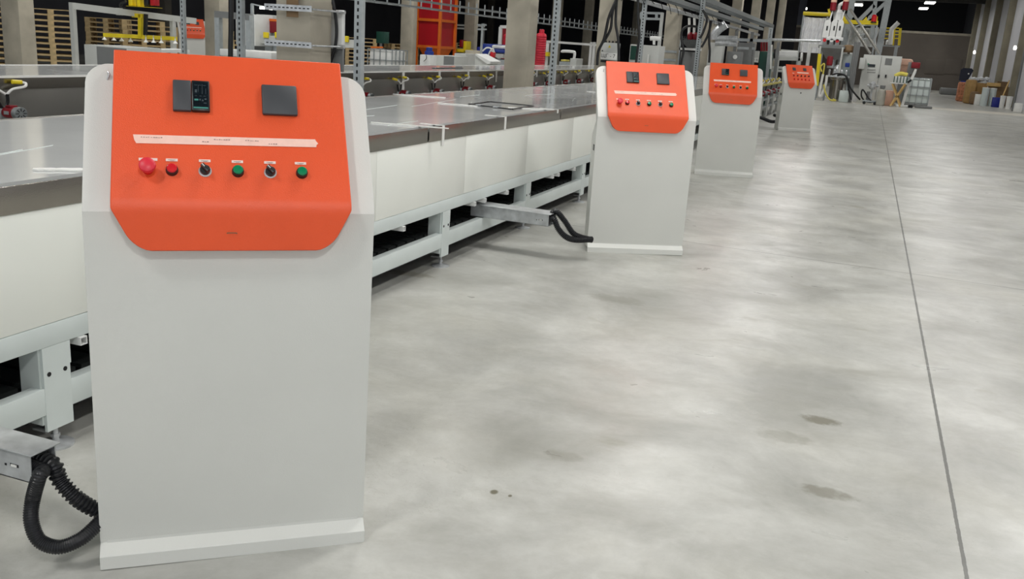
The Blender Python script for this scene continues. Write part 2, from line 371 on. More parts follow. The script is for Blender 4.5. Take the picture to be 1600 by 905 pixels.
    if buttons == 'one':
        m1 = onslope(plate(.046, .092, .012, .003), 'meter_cover', 'meter', T, -.1285, .317)
        m2 = onslope(plate(.046, .092, .013, .003), 'meter', 'black', T, -.0815, .317)
        g = plate(.038, .076, .0015).build('display', 'glass', m2); g.location = (0, .002, .0125)
        s_ = plate(.037, .004, .001).build('status_strip', 'teal', m2); s_.location = (0, -.038, .0132)
        d = MB()
        for (x, y, ww, hh) in ((-.012, .03, .008, .001), (-.002, .03, .008, .001), (.01, .03, .008, .001), (-.012, .012, .005, .009), (-.006, .02, .001, .022), (.004, .018, .001, .03), (.013, .012, .001, .018), (-.012, -.003, .006, .001), (.0, -.003, .006, .001), (.010, -.003, .006, .001), (-.002, -.014, .004, .005), (.005, -.016, .004, .005), (.012, -.012, .005, .004), (.011, -.024, .007, .002)):
            d.box((x-ww/2, y-hh/2, .0138), (x+ww/2, y+hh/2, .0145))
        d.build('symbols', 'dim', m2)
        a = MB().box((-.016, -.017, .0138), (-.006, -.012, .0147)).build('indicator', 'teal', m2)
        onslope(plate(.094, .092, .012, .004), 'display_screen', 'meter', T, .1235, .317)
        # strip of masking tape with torn end
        tb = MB(); n = 14; pl = [(-.249, .199), (.2, .2025), (.214, .203), (.216, .198), (.222, .190), (.217, .186), (.216, .179), (.1, .1775), (-.05, .176), (-.15, .175), (-.241, .174), (-.246, .184)]
        tb.prism([(x, y, 0) for x, y in pl], (0, 0, .0008)); o = onslope(tb, 'masking_tape_strip', 'tape', T, 0, 0, .0006)
        sk = MB(); random.seed(3)
        for (x0, n_, y) in ((-.23, 9, .192), (-.05, 7, .192), (.03, 6, .192), (.09, 4, .184), (-.08, 3, .184)):
            for i in range(n_): sk.box((x0+i*.006, y-.001, .0012), (x0+i*.006+random.uniform(.002, .005), y+random.uniform(.0, .0015), .0016))
        sk.build('pencil_notes', 'ink', o)
        for (a, b_) in ((-.235, -.190), (-.170, -.141), (-.089, -.060), (-.007, .022), (.076, .106), (.156, .186)):
            l = onslope(plate(b_-a, .0075, .0008), 'label_sticker', 'sticker', T, (a+b_)/2, .1285, .0005)
            t_ = MB(); t_.box((-.009, -.0006, .0009), (.009, .0006, .0012)); t_.box((-.004, -.0026, .0009), (.006, -.0018, .0012)); t_.build('caption', 'ink', l)
        e = onslope(MB().lathe([(.013, 0), (.013, .018), (.0, .018)][:2]), 'emergency_stop', 'redb', T, -.213, .098)
        MB().lathe([(.012, .018), (.019, .022), (.021, .028), (.0195, .034), (.014, .037), (.004, .038)]).build('mushroom_head', 'pinkred', e)
        def push(u, m):
            o = onslope(MB().lathe([(.0155, 0), (.0155, .006), (.0145, .009), (.0145, .013), (.0135, .014), (.004, .014)]), 'push_button', 'black', T, u, .098)
            MB().lathe([(.0128, .012), (.0128, .0175), (.0105, .0195), (.003, .0202)]).build('button_cap', m, o)
        push(-.155, 'redb'); push(.008, 'green'); push(.173, 'green')
        for u in (-.074, .091):
            o = onslope(MB().lathe([(.0165, 0), (.0165, .003), (.014, .005), (.003, .005)]), 'selector_switch', 'galv', T, u, .098)
            MB().lathe([(.013, .004), (.013, .014), (.011, .016), (.003, .016)]).build('switch_collar', 'black', o)
            MB().box((-.005, -.013, .015), (.005, .013, .027), .002, Matrix.Rotation(math.radians(38), 3, 'Z'), (0, 0, .02)).build('switch_handle', 'black', o)
            MB().box((-.001, .002, .0268), (.001, .0128, .0276), 0, Matrix.Rotation(math.radians(38), 3, 'Z'), (0, 0, .027)).build('pointer_mark', 'white', o)
        MB().tube([(-.012, 0, 0), (-.01, -.0015, .002), (.01, -.0015, .002), (.012, 0, 0)], .0012, 6).build('scratch_mark', 'carton2', T, loc=(-.01, ya-.0005, .972))
    else:
        onslope(plate(.07, .07, .012, .003), 'meter', 'meter', T, -.13, .34); onslope(plate(.07, .07, .012, .003), 'meter', 'meter', T, .11, .34)
        tb = plate(.26, .03, .001); onslope(tb, 'masking_tape_strip', 'tape', T, .06, .255, .0008)
        onslope(plate(.04, .012, .001), 'label_sticker', 'sticker', T, -.16, .235, .0008)
        for r_, s in enumerate((.175, .085)):
            for i in range(5):
                u = -.155+i*.085
                m = 'redb' if (i == 0 or r_ == 1) else 'black'
                o = onslope(MB().lathe([(.017, 0), (.017, .01), (.003, .01)]), 'push_button', 'black' if r_ == 0 else 'redb', T, u, s)
                MB().lathe([(.012, .01), (.012, .02), (.003, .021)]).build('button_cap', m, o)
        MB().cyl((.03, .02, .83), (.03, -.008, .83), .012).build('lock', 'black', T)
    hk = MB().tube([(0, 0, 0), (.0, -.008, .008), (.004, -.008, .02), (.0, -.004, .026)], .0028, 8).build('hook', 'galv', T)
    p = P0+S*.36; hk.location = (-.315, p.y+.052, p.z-.01)
    T.rotation_euler.y = lean; return T
def cpos(ax, ay, bx, by): return ((ax+bx)/2, (ay+by)/2, 0)
C1 = make_console(cpos(-1.802, 1.747, -1.232, 2.212), 39.2, 'large orange-topped grey console nearest the camera, by the left end of the table', lean=.008)
C2 = make_console(cpos(-1.815, 6.613, -1.133, 6.902), 25.5, 'orange-topped grey console under the grey wall box marked with a seven, second in the row', lean=-.008)
C3 = make_console(cpos(-1.941, 11.99, -1.227, 12.167), 13.9, 'third orange-topped grey console in the row, just behind the second one', lean=-.006)
C4 = make_console((-1.385, 21.35, 0), 27, 'small farthest aisle console with two rows of five buttons on its orange top', buttons='two')

# ------------------------------------------------------------ coating table 1 (the long line beside the consoles)
TX0, TX1, TZ = -4.08, -2.512, .957
Y0, Y1 = -1.2, 29.6; YP = 20.6
T1 = thing('conveyor_table', (0, 0, 0), 'long white-topped conveyor table with steel edge running behind the consoles', 'conveyor table')
MB().box((TX0, Y0, .935), (TX1-.062, Y1, TZ)).build('table_top', 'film', T1)
tp = MB().box((TX1-.062, Y0, .915), (TX1-.006, Y1, .930)).build('edge_channel', 'rubber', T1)
MB().box((TX0-.03, Y0, .80), (TX0, Y1, TZ+.003)).build('rear_fascia', 'steel2', T1)
ys = [Y0, 2.56, 5.21, 7.88, 10.5, 13.15]; a = ys[0]
for s_, e in zip(ys, ys[1:]):
    MB().box((TX1-.006, s_+.012, .866), (TX1+.004, e-.012, TZ), .0015).build('edge_strip', 'steel', T1)
MB().box((TX1-.006, 13.16, .866), (TX1+.004, Y1, TZ)).build('edge_strip', 'steel', T1)
MB().box((TX1-.03, Y0, .87), (TX1-.008, Y1, .93)).build('edge_backing', 'rubber', T1)
yy = [Y0]+[5.815+1.248*k for k in range(-4, 7)]
for s_, e in zip(yy, yy[1:]):
    MB().box((TX1-.014, s_+.0015, .466), (TX1-.002, e-.0015, .865), .001).build('side_panel', 'tpanel', T1)
MB().box((TX1-.014, yy[-1], .466), (TX1-.002, YP, .865)).build('side_panel', 'tpanel', T1)
MB().box((TX1-.08, Y0, .384), (TX1, YP, .464), .003).build('side_beam', 'tbeam', T1)
MB().box((TX0, Y0, .47), (TX1-.1, Y1, .93)).build('under_body', 'cabd', T1)
MB().box((TX0, Y0, .384), (TX0+.08, Y1, .80)).build('rear_beam', 'slat', T1)
for yc in [2.295-1.61*k for k in (2, 1)]+[2.295+1.622*k for k in range(0, 8)]:
    g = MB().box((TX1-.012, yc-.058, .075), (TX1, yc+.058, .384)); g.box((TX1-.10, yc-.066, .10), (TX1-.012, yc-.058, .384)); g.box((TX1-.10, yc+.058, .30), (TX1-.0, yc+.063, .384))
    lg = g.build('leg', 'tbeam', T1)
    h = MB()
    for dy_, zz_ in ((-.035, .285), (.035, .285)): h.cyl((TX1-.002, yc+dy_, zz_), (TX1+.0012, yc+dy_, zz_), .0085)
    h.build('bolt_hole', 'rubber', lg)
    f = MB().lathe([(.062, 0), (.062, .007), (.024, .014), (.012, .02), (.010, .03), (.010, .085)], (TX1-.03, yc, 0)); f.lathe([(.017, .032), (.017, .044)], (TX1-.03, yc, 0), n=6)
    f.build('levelling_foot', 'galv', lg)
    MB().box((TX1-.075, yc-.055, .068), (TX1-.012, yc+.04, .076)).build('foot_plate', 'cabd', lg)
MB().box((TX1-.05, Y0, .138), (TX1-.001, 15.5, .238), .003).build('lower_rail', 'tbeam', T1)
MB().box((TX0+.3, Y0, .07), (TX0+.36, 15.5, .14)).build('inner_rail', 'slat', T1)
MB().box((TX1-.16, Y0, .075), (TX1-.11, 15.5, .150)).build('inner_rail', 'rubber', T1)
sl = MB(); y = Y0
while y < 15: sl.box((TX0+.06, y, .205), (TX1-.115, y+.10, .222)); y += .128
o = sl.build('lower_slats', 'slat', T1); o['kind'] = 'stuff'
MB().box((TX0+.05, Y0, .12), (TX1-.12, 15.4, .195)).build('lower_tray', 'rubber', T1)
MB().box((TX0-.02, Y0, .0), (TX0+.04, 15.4, .384)).build('rear_skirt', 'slat', T1)
for (px, py) in ((131, 529), (632, 356), (743, 318), (759, 312), (794, 299), (865, 275), (874, 272), (899, 263)):
    p = at(px, py, X=TX1+.012); yc = p.y
    g = MB()
    for (a0, a1, b0, b1) in ((-.016, .016, .011, .015), (-.016, .016, -.015, -.011), (-.016, -.012, -.011, .011), (.012, .016, -.011, .011)):
        g.box((TX1-.5, yc+a0, .368+b0), (TX1+.012, yc+a1, .368+b1))
    g.build('support_tube', 'white2', T1)
random.seed(11)
for k in range(15):
    xa = random.uniform(TX0+.15, TX1-.2); ya_ = random.uniform(1.2, 11); L_ = random.uniform(.4, 1.3); an = random.uniform(-.35, .1)
    g = MB(); n = 9; up_ = []; dn_ = []
    g.tube([(xa+L_*t*math.sin(an)+random.uniform(-.008, .008), ya_+L_*t, TZ+.0006) for t in (0, .25, .5, .75, 1)], .0014, 6, 3)
    g.build('film_crease', 'tank', T1)
# pump motors fixed along the far part of the table
def make_pump(parent, side=1, big=1.0):
    P = MB().box((-.02, -.045, -.06), (.02, .045, .03), .003).build('pump_motor', 'galvd', parent)
    MB().lathe([(.03, .02), (.047, .03), (.05, .05), (.05, .15), (.046, .16)], (0, 0, 0), axis='x').build('motor_body', 'motor', P)
    r = MB().lathe([(.048, .155), (.053, .16), (.053, .20), (.049, .208), (.006, .209)], (0, 0, 0), axis='x').build('fan_cover', 'galvt', P)
    MB().box((.06, -.03, .045), (.12, .03, .062), .003).build('terminal_box', 'motor', P)
    MB().box((.07, -.052, -.012), (.13, -.049, .016)).build('rating_plate', 'galvd', P)
    g = MB()
    for k in range(8):
        a = k*PI/4; g.box((.2085, .018, -.003), (.2105, .043, .003), 0, Matrix.Rotation(a, 3, 'X'), (.2095, 0, 0))
    g.build('fan_slot', 'rubber', P)
    h = MB(); h.tube([(0, .0, .03), (.01, .02, .08), (.02, .015, .15)], .013, 8); h.tube([(0, -.02, .03), (.01, -.05, .08), (.02, -.08, .14)], .013, 8); h.build('rubber_hose', 'black', P)
    w = MB(); w.tube([(.02, .015, .15), (.04, .05, .19), (.06, .13, .21), (.05, .15, .235), (.03, .13, .245)], .011, 8); w.tube([(.02, .0, .15), (.03, -.06, .19), (.03, -.12, .215)], .011, 8); w.build('white_pipe', 'white', P)
    MB().tube([(.03, .13, .245), (.02, .06, .25)], .018, 8).build('yellow_fitting', 'yellow', P); MB().tube([(.03, -.11, .215), (.02, -.2, .232)], .018, 8).build('yellow_fitting', 'yellow', P)
    return P
pm = None
for k, y in enumerate((21.6, 22.7, 23.9, 25.2, 26.6, 28.2)):
    q = make_pump(T1) if pm is None else copy_tree(pm, T1)
    pm = pm or q
    q.location = (TX1+.02, y, .66); q.scale = (.9, 1.6, 1.3)
MB().box((TX1, YP+.3, .83), (TX1+.06, Y1, .87)).build('yellow_rail', 'rope', T1)
MB().box((TX1-.06, YP, .44), (TX1+.03, Y1, .50)).build('frame_rail', 'galvd', T1); MB().box((TX1-.06, YP, .24), (TX1+.03, Y1, .30)).build('frame_rail', 'galvd', T1)
for y in (20.9, 22.1, 23.3, 24.5, 25.9, 27.4, 29): MB().box((TX1-.02, y, 0), (TX1+.04, y+.35, .56)).build('bracket_plate', 'cab', T1)

# tape and film scraps on the table
def tapething(pts_up, down, name, label, Yc, w=.035):
    g = MB()
    g.box((TX1-.16, Yc-w/2, TZ+.0005), (TX1+.008, Yc+w/2, TZ+.0025)); g.box((TX1+.0045, Yc-w/2, TZ-down), (TX1+.0075, Yc+w/2, TZ+.002))
    o = g.build(name, 'white', None); tag(o, label, 'tape', 'tape strips over the table edge')
for Yc, dn, lb in ((5.42, .125, 'white tape strip folded over the steel table edge, left of the middle'), (6.52, .095, 'white tape strip on the table edge below the concrete column'), (7.78, .03, 'short tape scrap on the table edge nearest the second console')):
    tapething(None, dn, 'tape_strip', lb, Yc)
def scrap(p0, L, w, lab, ang=0):
    g = MB(); n = 12; top = []; bot = []
    random.seed(int(p0[0]*100)); 
    for i in range(n+1):
        t = i/n; hw = w*(.4+.6*math.sin(PI*t)**.5)*random.uniform(.6, 1.2)
        top.append((L*(t-.5), hw, 0)); bot.append((L*(t-.5), -hw*random.uniform(.6, 1.1), 0))
    g.prism(top+bot[::-1], (0, 0, .006)); o = g.build('film_scrap', 'white', None, loc=(p0[0], p0[1], TZ+.0008)); o.rotation_euler.z = ang
    tag(o, lab, 'plastic scrap', 'torn film scraps on the table')
for (px, py, L, w, lab, an) in ((105, 267, .22, .03, 'torn white film scrap on the table left of the large console', .7), (655, 150.5, .5, .02, 'long torn film scrap on the table near its back edge', .3), (640, 197, .5, .018, 'thin torn film strip on the table just left of a folded tape', .2), (830, 170.5, .4, .03, 'torn film scrap on the table right of the black frame', .5), (925, 144, .14, .045, 'small white film lump on the table beside the second console', 0), (715, 164, .35, .018, 'thin film scrap on the table left of the black frame', .15)):
    p = at(px, py, Z=TZ); scrap((p.x, p.y), L, w, lab, an)
Fm = thing('seal_frame', (0, 0, 0), 'thin black rectangular seal frame lying on the white table top', 'frame')
cs = [at(*p, Z=TZ+.004) for p in ((733, 163.5), (765, 159.5), (833, 166), (800, 171.5))]
for a_, b_ in zip(cs, cs[1:]+cs[:1]):
    MB().bar(a_+Vector((0, 0, .004)), b_+Vector((0, 0, .004)), .02, .008).build('frame_bar', 'black', Fm)
ins = [c.lerp(sum(cs, Vector())/4, .1) for c in cs]
MB().prism([(c.x, c.y, TZ+.001) for c in ins], (0, 0, .002)).build('clear_sheet', 'film', Fm)
for k, t in ((0, .35), (0, .75)):
    c = cs[3].lerp(cs[0], t); MB().box((c.x-.03, c.y-.015, TZ+.008), (c.x+.03, c.y+.015, TZ+.016)).build('clip', 'galv', Fm)

# ------------------------------------------------------------ coating table 2 behind
T2X0, T2X1, T2Z = -6.75, -5.6, 1.055
T2 = thing('conveyor_table', (0, 0, 0), 'second conveyor table with steel sides and pump motors, behind the columns', 'conveyor table')
MB().box((T2X0, -1, 1.03), (T2X1-.01, 42, T2Z)).build('table_top', 'film', T2)
MB().box((T2X1-.01, -1, 1.043), (T2X1+.006, 42, T2Z+.003)).build('edge_trim', 'white', T2)
MB().box((T2X1-.008, -1, .965), (T2X1+.004, 42, 1.043)).build('edge_strip', 'steel', T2)
MB().box((T2X1-.06, -1, .12), (T2X1-.004, 42, .965)).build('side_sheet', 'steel2', T2)
MB().box((T2X0-.01, -1, .8), (T2X0, 42, T2Z+.004)).build('rear_edge', 'white', T2)
MB().box((T2X0, -1, .0), (T2X0+.04, 42, .8)).build('rear_sheet', 'cabd', T2)
for k in range(14): MB().box((T2X1-.10, .5+3*k-.05, 0), (T2X1-.02, .5+3*k+.05, .12)).build('leg', 'tbeam', T2)
for (px, py) in ((18, 176), (571, 151), (630.5, 147), (683, 144), (727.7, 140.5), (766, 138), (832.6, 132.5), (857, 130.5), (884, 128.5), (905, 127), (926, 125)):
    p = at(px, py, X=-5.52); q = copy_tree(pm, T2); q.location = (T2X1+.02, p.y, p.z); q.scale = (.72, 1.05, .82)
for (px, y0_, y1_) in ((630.5, 114, 142), (687, 114, 125), (732, 114, 124), (776, 113, 128), (839, 112, 120), (866, 111, 122)):
    p = at(px, y0_, X=T2X1+.01); q = at(px, y1_, X=T2X1+.01)
    o = MB().box((T2X1+.0065, p.y-.03, q.z), (T2X1+.012, p.y+.03, T2Z+.003)).build('tape_strip', 'white', None)
    tag(o, 'white tape on the rear table side, ' + {630.5: 'by the second motor', 687: 'below the grey cabinets', 732: 'below the sloped grey desk', 776: 'just left of the big concrete column', 839: 'just right of the big concrete column', 866: 'behind the perforated post'}[px], 'tape', 'tape strips on the rear table')
for (px, py, lab) in ((700, 107, 'thin black bar on the rear table in front of the grey cabinets'), (875, 109, 'small dark clip on the rear table, left one of two'), (898, 109, 'small dark clip on the rear table, right one of two')):
    p = at(px, py, Z=T2Z); w_ = .5 if px == 700 else .08
    if p.x < T2X1: tag(MB().box((p.x-.03, p.y-w_, T2Z), (p.x+.03, p.y+w_, T2Z+.012), .002).build('clamp_bar', 'black', None), lab, 'clamp')

# ------------------------------------------------------------ steel trunking stubs and corrugated hoses to the consoles
def duct(tip_l, name_label, length, zt, w=.15, h=.085, ang=0):
    D = thing('cable_duct', (tip_l.x, tip_l.y, 0), name_label, 'cable duct', ang)
    g = MB(); g.box((-length, 0, zt-h), (0, .003, zt)); g.box((-length, w-.003, zt-h), (0, w, zt)); g.box((-length, 0, zt-h), (0, w, zt-h+.003)); g.build('trough', 'galv', D)
    MB().box((-length, -.008, zt), (.012, w+.008, zt+.004), .001).build('lid', 'galv', D)
    s_ = MB(); s_.box((-.075, -.0015, zt-.048), (-.045, .0, zt-.040)); s_.box((-.095, -.0015, zt-.05), (-.089, 0, zt-.044)); s_.build('slot', 'rubber', D)
    MB().box((-.07, -.004, zt-.047), (-.05, -.001, zt-.041)).build('clip', 'white', D)
    return D
p1 = at(62, 716, Z=.335); p2 = at(865, 337, Z=.33)
duct(Vector((p1.x-.035, p1.y+.0, 0)), 'galvanised cable duct sticking out beside the nearest console', .62, .335, .085)
D2 = duct(Vector((p2.x-.035, p2.y, 0)), 'galvanised cable duct sticking out from under the table toward the second console', .62, .33, .15, ang=-.05)
def hose(pts, r, label, rib=.0025, pitch=.011):
    o = MB().tube(pts, r, 14, 10, rib, pitch).build('corrugated_hose', 'hose', None); tag(o, label, 'hose', 'corrugated hoses into the consoles'); return o
h = p1+Vector((-.02, -.03, 0))
e1 = at(158, 800, X=-1.77); e2 = at(158, 822, X=-1.77)
def at_h(px, py, y): return at(px, py, Y=y)
hose([(h.x-.06, h.y+.056, .288), (h.x-.005, h.y+.056, .280), at_h(61, 745, h.y+.03), at_h(51, 782, h.y+.02), at_h(49, 815, h.y), at_h(62, 845, h.y-.0), at_h(92, 855, h.y+.02), at_h(125, 843, h.y+.06), at_h(152, 820, h.y+.11), at_h(180, 790, h.y+.18)], .0195, 'matt corrugated hose sagging in a loop beside the nearest console', .001, .006)
hose([(h.x-.08, h.y+.090, .290), (h.x-.0, h.y+.088, .288), at_h(93, 750, h.y+.09), at_h(115, 775, h.y+.1), at_h(140, 792, h.y+.13), at_h(175, 808, h.y+.17)], .0205, 'glossy ribbed hose sloping from the duct into the nearest console', .003, .013)
h = p2
hose([(h.x-.06, h.y+.10, .285), at_h(868, 330, h.y+.08), at_h(882, 345, h.y+.10), at_h(895, 364, h.y+.12), at_h(908, 371, h.y+.16), at_h(925, 375, h.y+.22)], .02, 'upper black hose curving from the duct into the second console')
hose([(h.x-.06, h.y+.03, .275), at_h(865, 342, h.y+.03), at_h(872, 357, h.y+.03), at_h(884, 370, h.y+.05), at_h(900, 375, h.y+.10), at_h(925, 374, h.y+.18)], .02, 'lower black hose curving from the duct into the second console')
yc = 21.9
hose([at_h(1180, 180, yc), at_h(1194, 186, yc-.1), at_h(1205, 190, yc-.3), at_h(1214, 189, yc-.3), at_h(1217, 183, yc), at_h(1210, 180, yc+.3)], .035, 'black hose looped on the floor beside the farthest console', .003, .03)

# ------------------------------------------------------------ perforated posts, boxes and cables by the column row
def post(px, py, X, ztop, w, label, m='galvd', flip=1, zb=0):
    p = at(px, py, X=X); T = thing('slotted_post', (X, p.y, zb), label, 'post', 0, 'slotted steel posts along the table')
    g = MB(); g.box((-w/2, -.003, 0), (w/2, .003, ztop-zb)); g.box((-w/2, .003, 0), (-w/2+.004, w*.8, ztop-zb)); g.box((w/2-.004, .003, 0), (w/2, w*.8, ztop-zb)); g.build('channel', m, T)
    s_ = MB(); z = .9
    while z < ztop-zb-.05:
        s_.box((-w*.12, -.0045, z), (w*.12, -.003, z+.03)); z += .06
    s_.build('slot_holes', 'rubber', T); MB().box((-.08, -.08, 0), (.08, .1, .01)).build('base_plate', m, T)
    return p
post(558, 110, -4.35, 3.4, .075, 'pale slotted steel post just right of the nearest console')
post(861, 130, -4.25, 3.4, .085, 'leaning-looking slotted steel post right of the concrete column')
post(1002, 60, -4.45, 3.3, .085, 'slotted steel post with a black cable, above the second console')
post(1092, 60, -4.3, 3.1, .11, 'slotted steel post between the second and third consoles')
post(1200, 80, -4.1, 2.75, .16, 'slotted steel post at the end of the overhead tray')
p = post(374, 40, -6.9, 3.4, .075, 'pale slotted steel post behind the rear table, above the nearest console')
p = post(285, 40, -9.0, 3.4, .06, 'thin grey post left of the round far column, above the nearest console')
# black cable bundle beside the pale post
o = MB().tube([at(361, -20, Y=11.), at(361, 40, Y=11.), at(360, 95, Y=11.), at(360, 130, Y=11.)], .035, 8).build('black_cable', 'black', None); tag(o, 'thick black cable beside the pale slotted post above the nearest console', 'cable')
# column clamps: channel rails bolted round the nearest column, with threaded rods
for (py, lab) in ((10, 'upper'), (66, 'lower')):
    p = at(434, py, Y=7.68); q = at(485, py+4, Y=7.68)
    T = thing('column_clamp', (p.x, 7.68, p.z), lab+' slotted rail clamped around the nearest big concrete column', 'clamp', 0, 'rails clamped on the big column')
    g = MB(); g.box((-.12, -.04, -.035), (.40, -.003, -.031)); g.box((-.12, -.043, -.035), (.40, -.039, .02)); g.build('rail', 'galv', T)
    s_ = MB()
    for k in range(11): s_.box((-.10+k*.045, -.0445, -.012), (-.075+k*.045, -.043, -.002))
    s_.build('slot_holes', 'rubber', T)
    MB().cyl((.40, -.03, -.01), (.425, .46, -.01), .009).build('threaded_rod', 'galv', T); MB().cyl((.40, .45, -.01), (.46, .45, -.01), .02, n=6).build('nut', 'galv', T)
    if lab == 'upper': MB().box((.10, -.006, .0), (.23, -.001, .12)).build('cardboard_pad', 'carton2', T); MB().box((.10, -.006, -.09), (.23, -.001, -.036)).build('cardboard_pad', 'carton2', T)
# box behind the column and its cable
p = at(519, 15, Y=8.15); q = at(534, 77, Y=8.15)
T = thing('junction_box', (p.x, 8.15, q.z), 'light grey box mounted behind the nearest big concrete column', 'junction box')
MB().box((-.12, 0, 0), (q.x-p.x, .06, p.z-q.z), .006).build('housing', 'white2', T)
MB().box((-.05, .02, -.22), (q.x-p.x-.002, .055, 0), .004).build('cable_cover', 'cabd', T)
pts = [(518, -5), (523, 18), (526, 45), (524, 72), (518, 92), (512, 110)]
o = MB().tube([at(a, b, Y=8.12) for a, b in pts], .016, 8).build('black_cable', 'black', None); tag(o, 'thick black cable bowed along the big column edge above the nearest console', 'cable')
def jbox(px0, py0, px1, py1, Y, txt, label, warn=True):
    p = at(px0, py0, Y=Y); q = at(px1, py1, Y=Y); w_, h_ = q.x-p.x, p.z-q.z
    T = thing('junction_box', (p.x, Y, q.z), label, 'junction box', 0, 'numbered wall boxes')
    MB().box((0, 0, 0), (w_, .17, h_), .008).build('housing', 'cab', T)
    MB().box((.004, -.012, .004), (w_-.004, -.0, h_-.004), .004).build('door', 'cab', T)
    MB().box((.01, -.0135, h_*.05), (w_*.98, -.012, h_*.42)).build('paper_label', 'white', T)
    text(txt, h_*.30, 'ink' if False else 'black', T, (w_*.46, -.0145, h_*.24), (PI/2, 0, 0))
    if warn: MB().prism([(w_*.42, -.0135, h_*.72), (w_*.58, -.0135, h_*.72), (w_*.5, -.0135, h_*.88)], (0, .001, 0)).build('warning_triangle', 'yellow', T)
    MB().cyl((w_*.1, -.016, h_*.52), (w_*.1, -.01, h_*.52), h_*.04).build('lock', 'black', T)
    for k in range(4): MB().cyl((w_*(.2+.2*k), .08, h_), (w_*(.2+.2*k), .08, h_+.04), .018).build('cable_gland', 'black', T)
    MB().box((w_*.0, .04, -.05), (w_*.3, .14, 0), .004).build('cable_gland', 'black', T)
    return T
jbox(940, 66, 964, 95, 18.76, 'ЩГ - 7', 'grey wall box with a white label ending in seven and a yellow triangle')
B6 = jbox(1171, 79, 1184, 98, 35, 'ЩГ - 6', 'grey wall box with a small white label, above the third console', False)
MB().bar((.1, .2, -B6.location.z), (.1, .2, .5), .06).build('mounting_post', 'galvd', B6)
def cable(pts, Y, r, lab):
    o = MB().tube([at(a, b, Y=Y) for a, b in pts], r, 8).build('black_cable', 'black', None); tag(o, lab, 'cable', 'black cables hanging by the columns')
cable([(966, -6), (952, 25), (944, 60), (935, 80), (933, 102)], 17.4, .028, 'black cable curving down left of the box marked with a seven')
cable([(964, -4), (957, 20), (954, 45), (943, 66)], 17.45, .026, 'black cable dropping onto the box marked with a seven')
cable([(964, -5), (962, 35), (966, 62), (967, 95)], 17.5, .026, 'black cable hanging right of the box marked with a seven')
cable([(997, -5), (997, 30), (999, 55), (996, 80), (994, 98), (990, 150)], 18.2, .026, 'black cable running down the slotted post above the second console')
cable([(1090, 42), (1075, 41), (1066, 48), (1065, 62), (1068, 80), (1064, 102), (1062, 150)], 23, .028, 'black cable looping down right of the box-topped column')
cable([(1098, 16), (1104, 27), (1104, 35), (1098, 52), (1093, 60)], 24.2, .03, 'short black cable curving under the overhead tray beside a post')
cable([(1112, 32), (1106, 55), (1096, 74)], 24.3, .03, 'slanting black cable behind the post above the third console')
cable([(1110, 32), (1108, 60), (1109, 80), (1108, 98)], 24.35, .03, 'straight black cable dropping behind the third console')

# ------------------------------------------------------------ overhead cable trays
def tray(X0, X1, z, ya, yb, label, h=.12, step=.45, up=.0, m='galvt'):
    T = thing('cable_tray', (0, 0, 0), label, 'cable tray')
    for x in (X0, X1): MB().box((x-.004, ya, z), (x+.004, yb, z+h)).build('side_rail', m, T)
    g = MB(); y = ya
    while y < yb: g.box((X0, y, z), (X1, y+.03, z+.02)); y += step
    o = g.build('rungs', m, T); o['kind'] = 'stuff'
    if up:
        g = MB(); y = ya
        while y < yb: g.box((X1-.01, y, z), (X1+.01, y+.03, z+h+up)); y += step*1.6
        o = g.build('hangers', m, T); o['kind'] = 'stuff'
    return T
tray(-4.75, -4.35, 2.86, 6, 44, 'long steel cable tray overhead, upper one of the pair above the table', .13, .5)
tray(-4.62, -4.35, 2.60, 6, 40, 'long steel cable tray overhead, lower one of the pair above the table', .10, .5)
o = MB().cyl((-4.5, 6, 2.5), (-4.5, 40, 2.42), .045, n=12).build('steel_pipe', 'galv', None); tag(o, 'bright steel pipe running under the overhead trays', 'pipe')
a = at(1204, 62, Y=41); b = at(1282, 64, Y=41)
o = MB().cyl(a, b, .06, n=12).build('steel_pipe', 'galv', None); tag(o, 'bright horizontal pipe leading to the white tubes over the grey hopper', 'pipe')
pz = at(700, 16, X=-10.); 
T = thing('cable_tray', (0, 0, 0), 'long ladder cable tray crossing behind the concrete columns', 'cable tray')
for x in (-10.3, -10.0):
    for dz in (0, .15): MB().box((x-.012, 10, pz.z+dz-.03), (x+.012, 62, pz.z+dz), 0).build('side_rail', 'galvt', T)
g = MB(); y = 10.2
while y < 62: g.box((-10.31, y, pz.z-.03), (-9.99, y+.03, pz.z-.01)); g.box((-10.015, y, pz.z-.03), (-9.99, y+.025, pz.z+.26)); y += .55
o = g.build('rungs', 'galvd', T); o['kind'] = 'stuff'
tg = MB()
for k in range(26):
    y = 7+k*.9; tg.tube([(-4.5, y, 2.58), (-4.5+.05, y+.05, 2.50), (-4.42, y+.12, 2.42+random.uniform(-.1, .04))], .008, 5, 3)
o = tg.build('cable_tie', 'black', None); tag(o, 'loose tie ends and cable tails dangling from the overhead pipe', 'cable tie', kind='stuff')

# ------------------------------------------------------------ box-by-pixel builder (a real box standing at distance Y)
def bxat(px0, py0, px1, py1, Y, depth, foot=False):
    p = at(px0, py0, Y=Y); q = at(px1, py1, Y=Y)
    return (p.x, Y, 0 if foot else q.z), (q.x, Y+depth, p.z)
def simple_box(name, m, rect, Y, depth, label, cat, foot=True, bev=.01, group=None, extra=None):
    a, b = bxat(*rect, Y, depth, foot); w_, h_ = b[0]-a[0], b[2]-a[2]
    T = thing(name, a, label, cat, 0, group); MB().box((0, 0, 0), (w_, depth, h_), bev).build('housing', m, T)
    if extra: extra(T, w_, depth, h_)
    return T

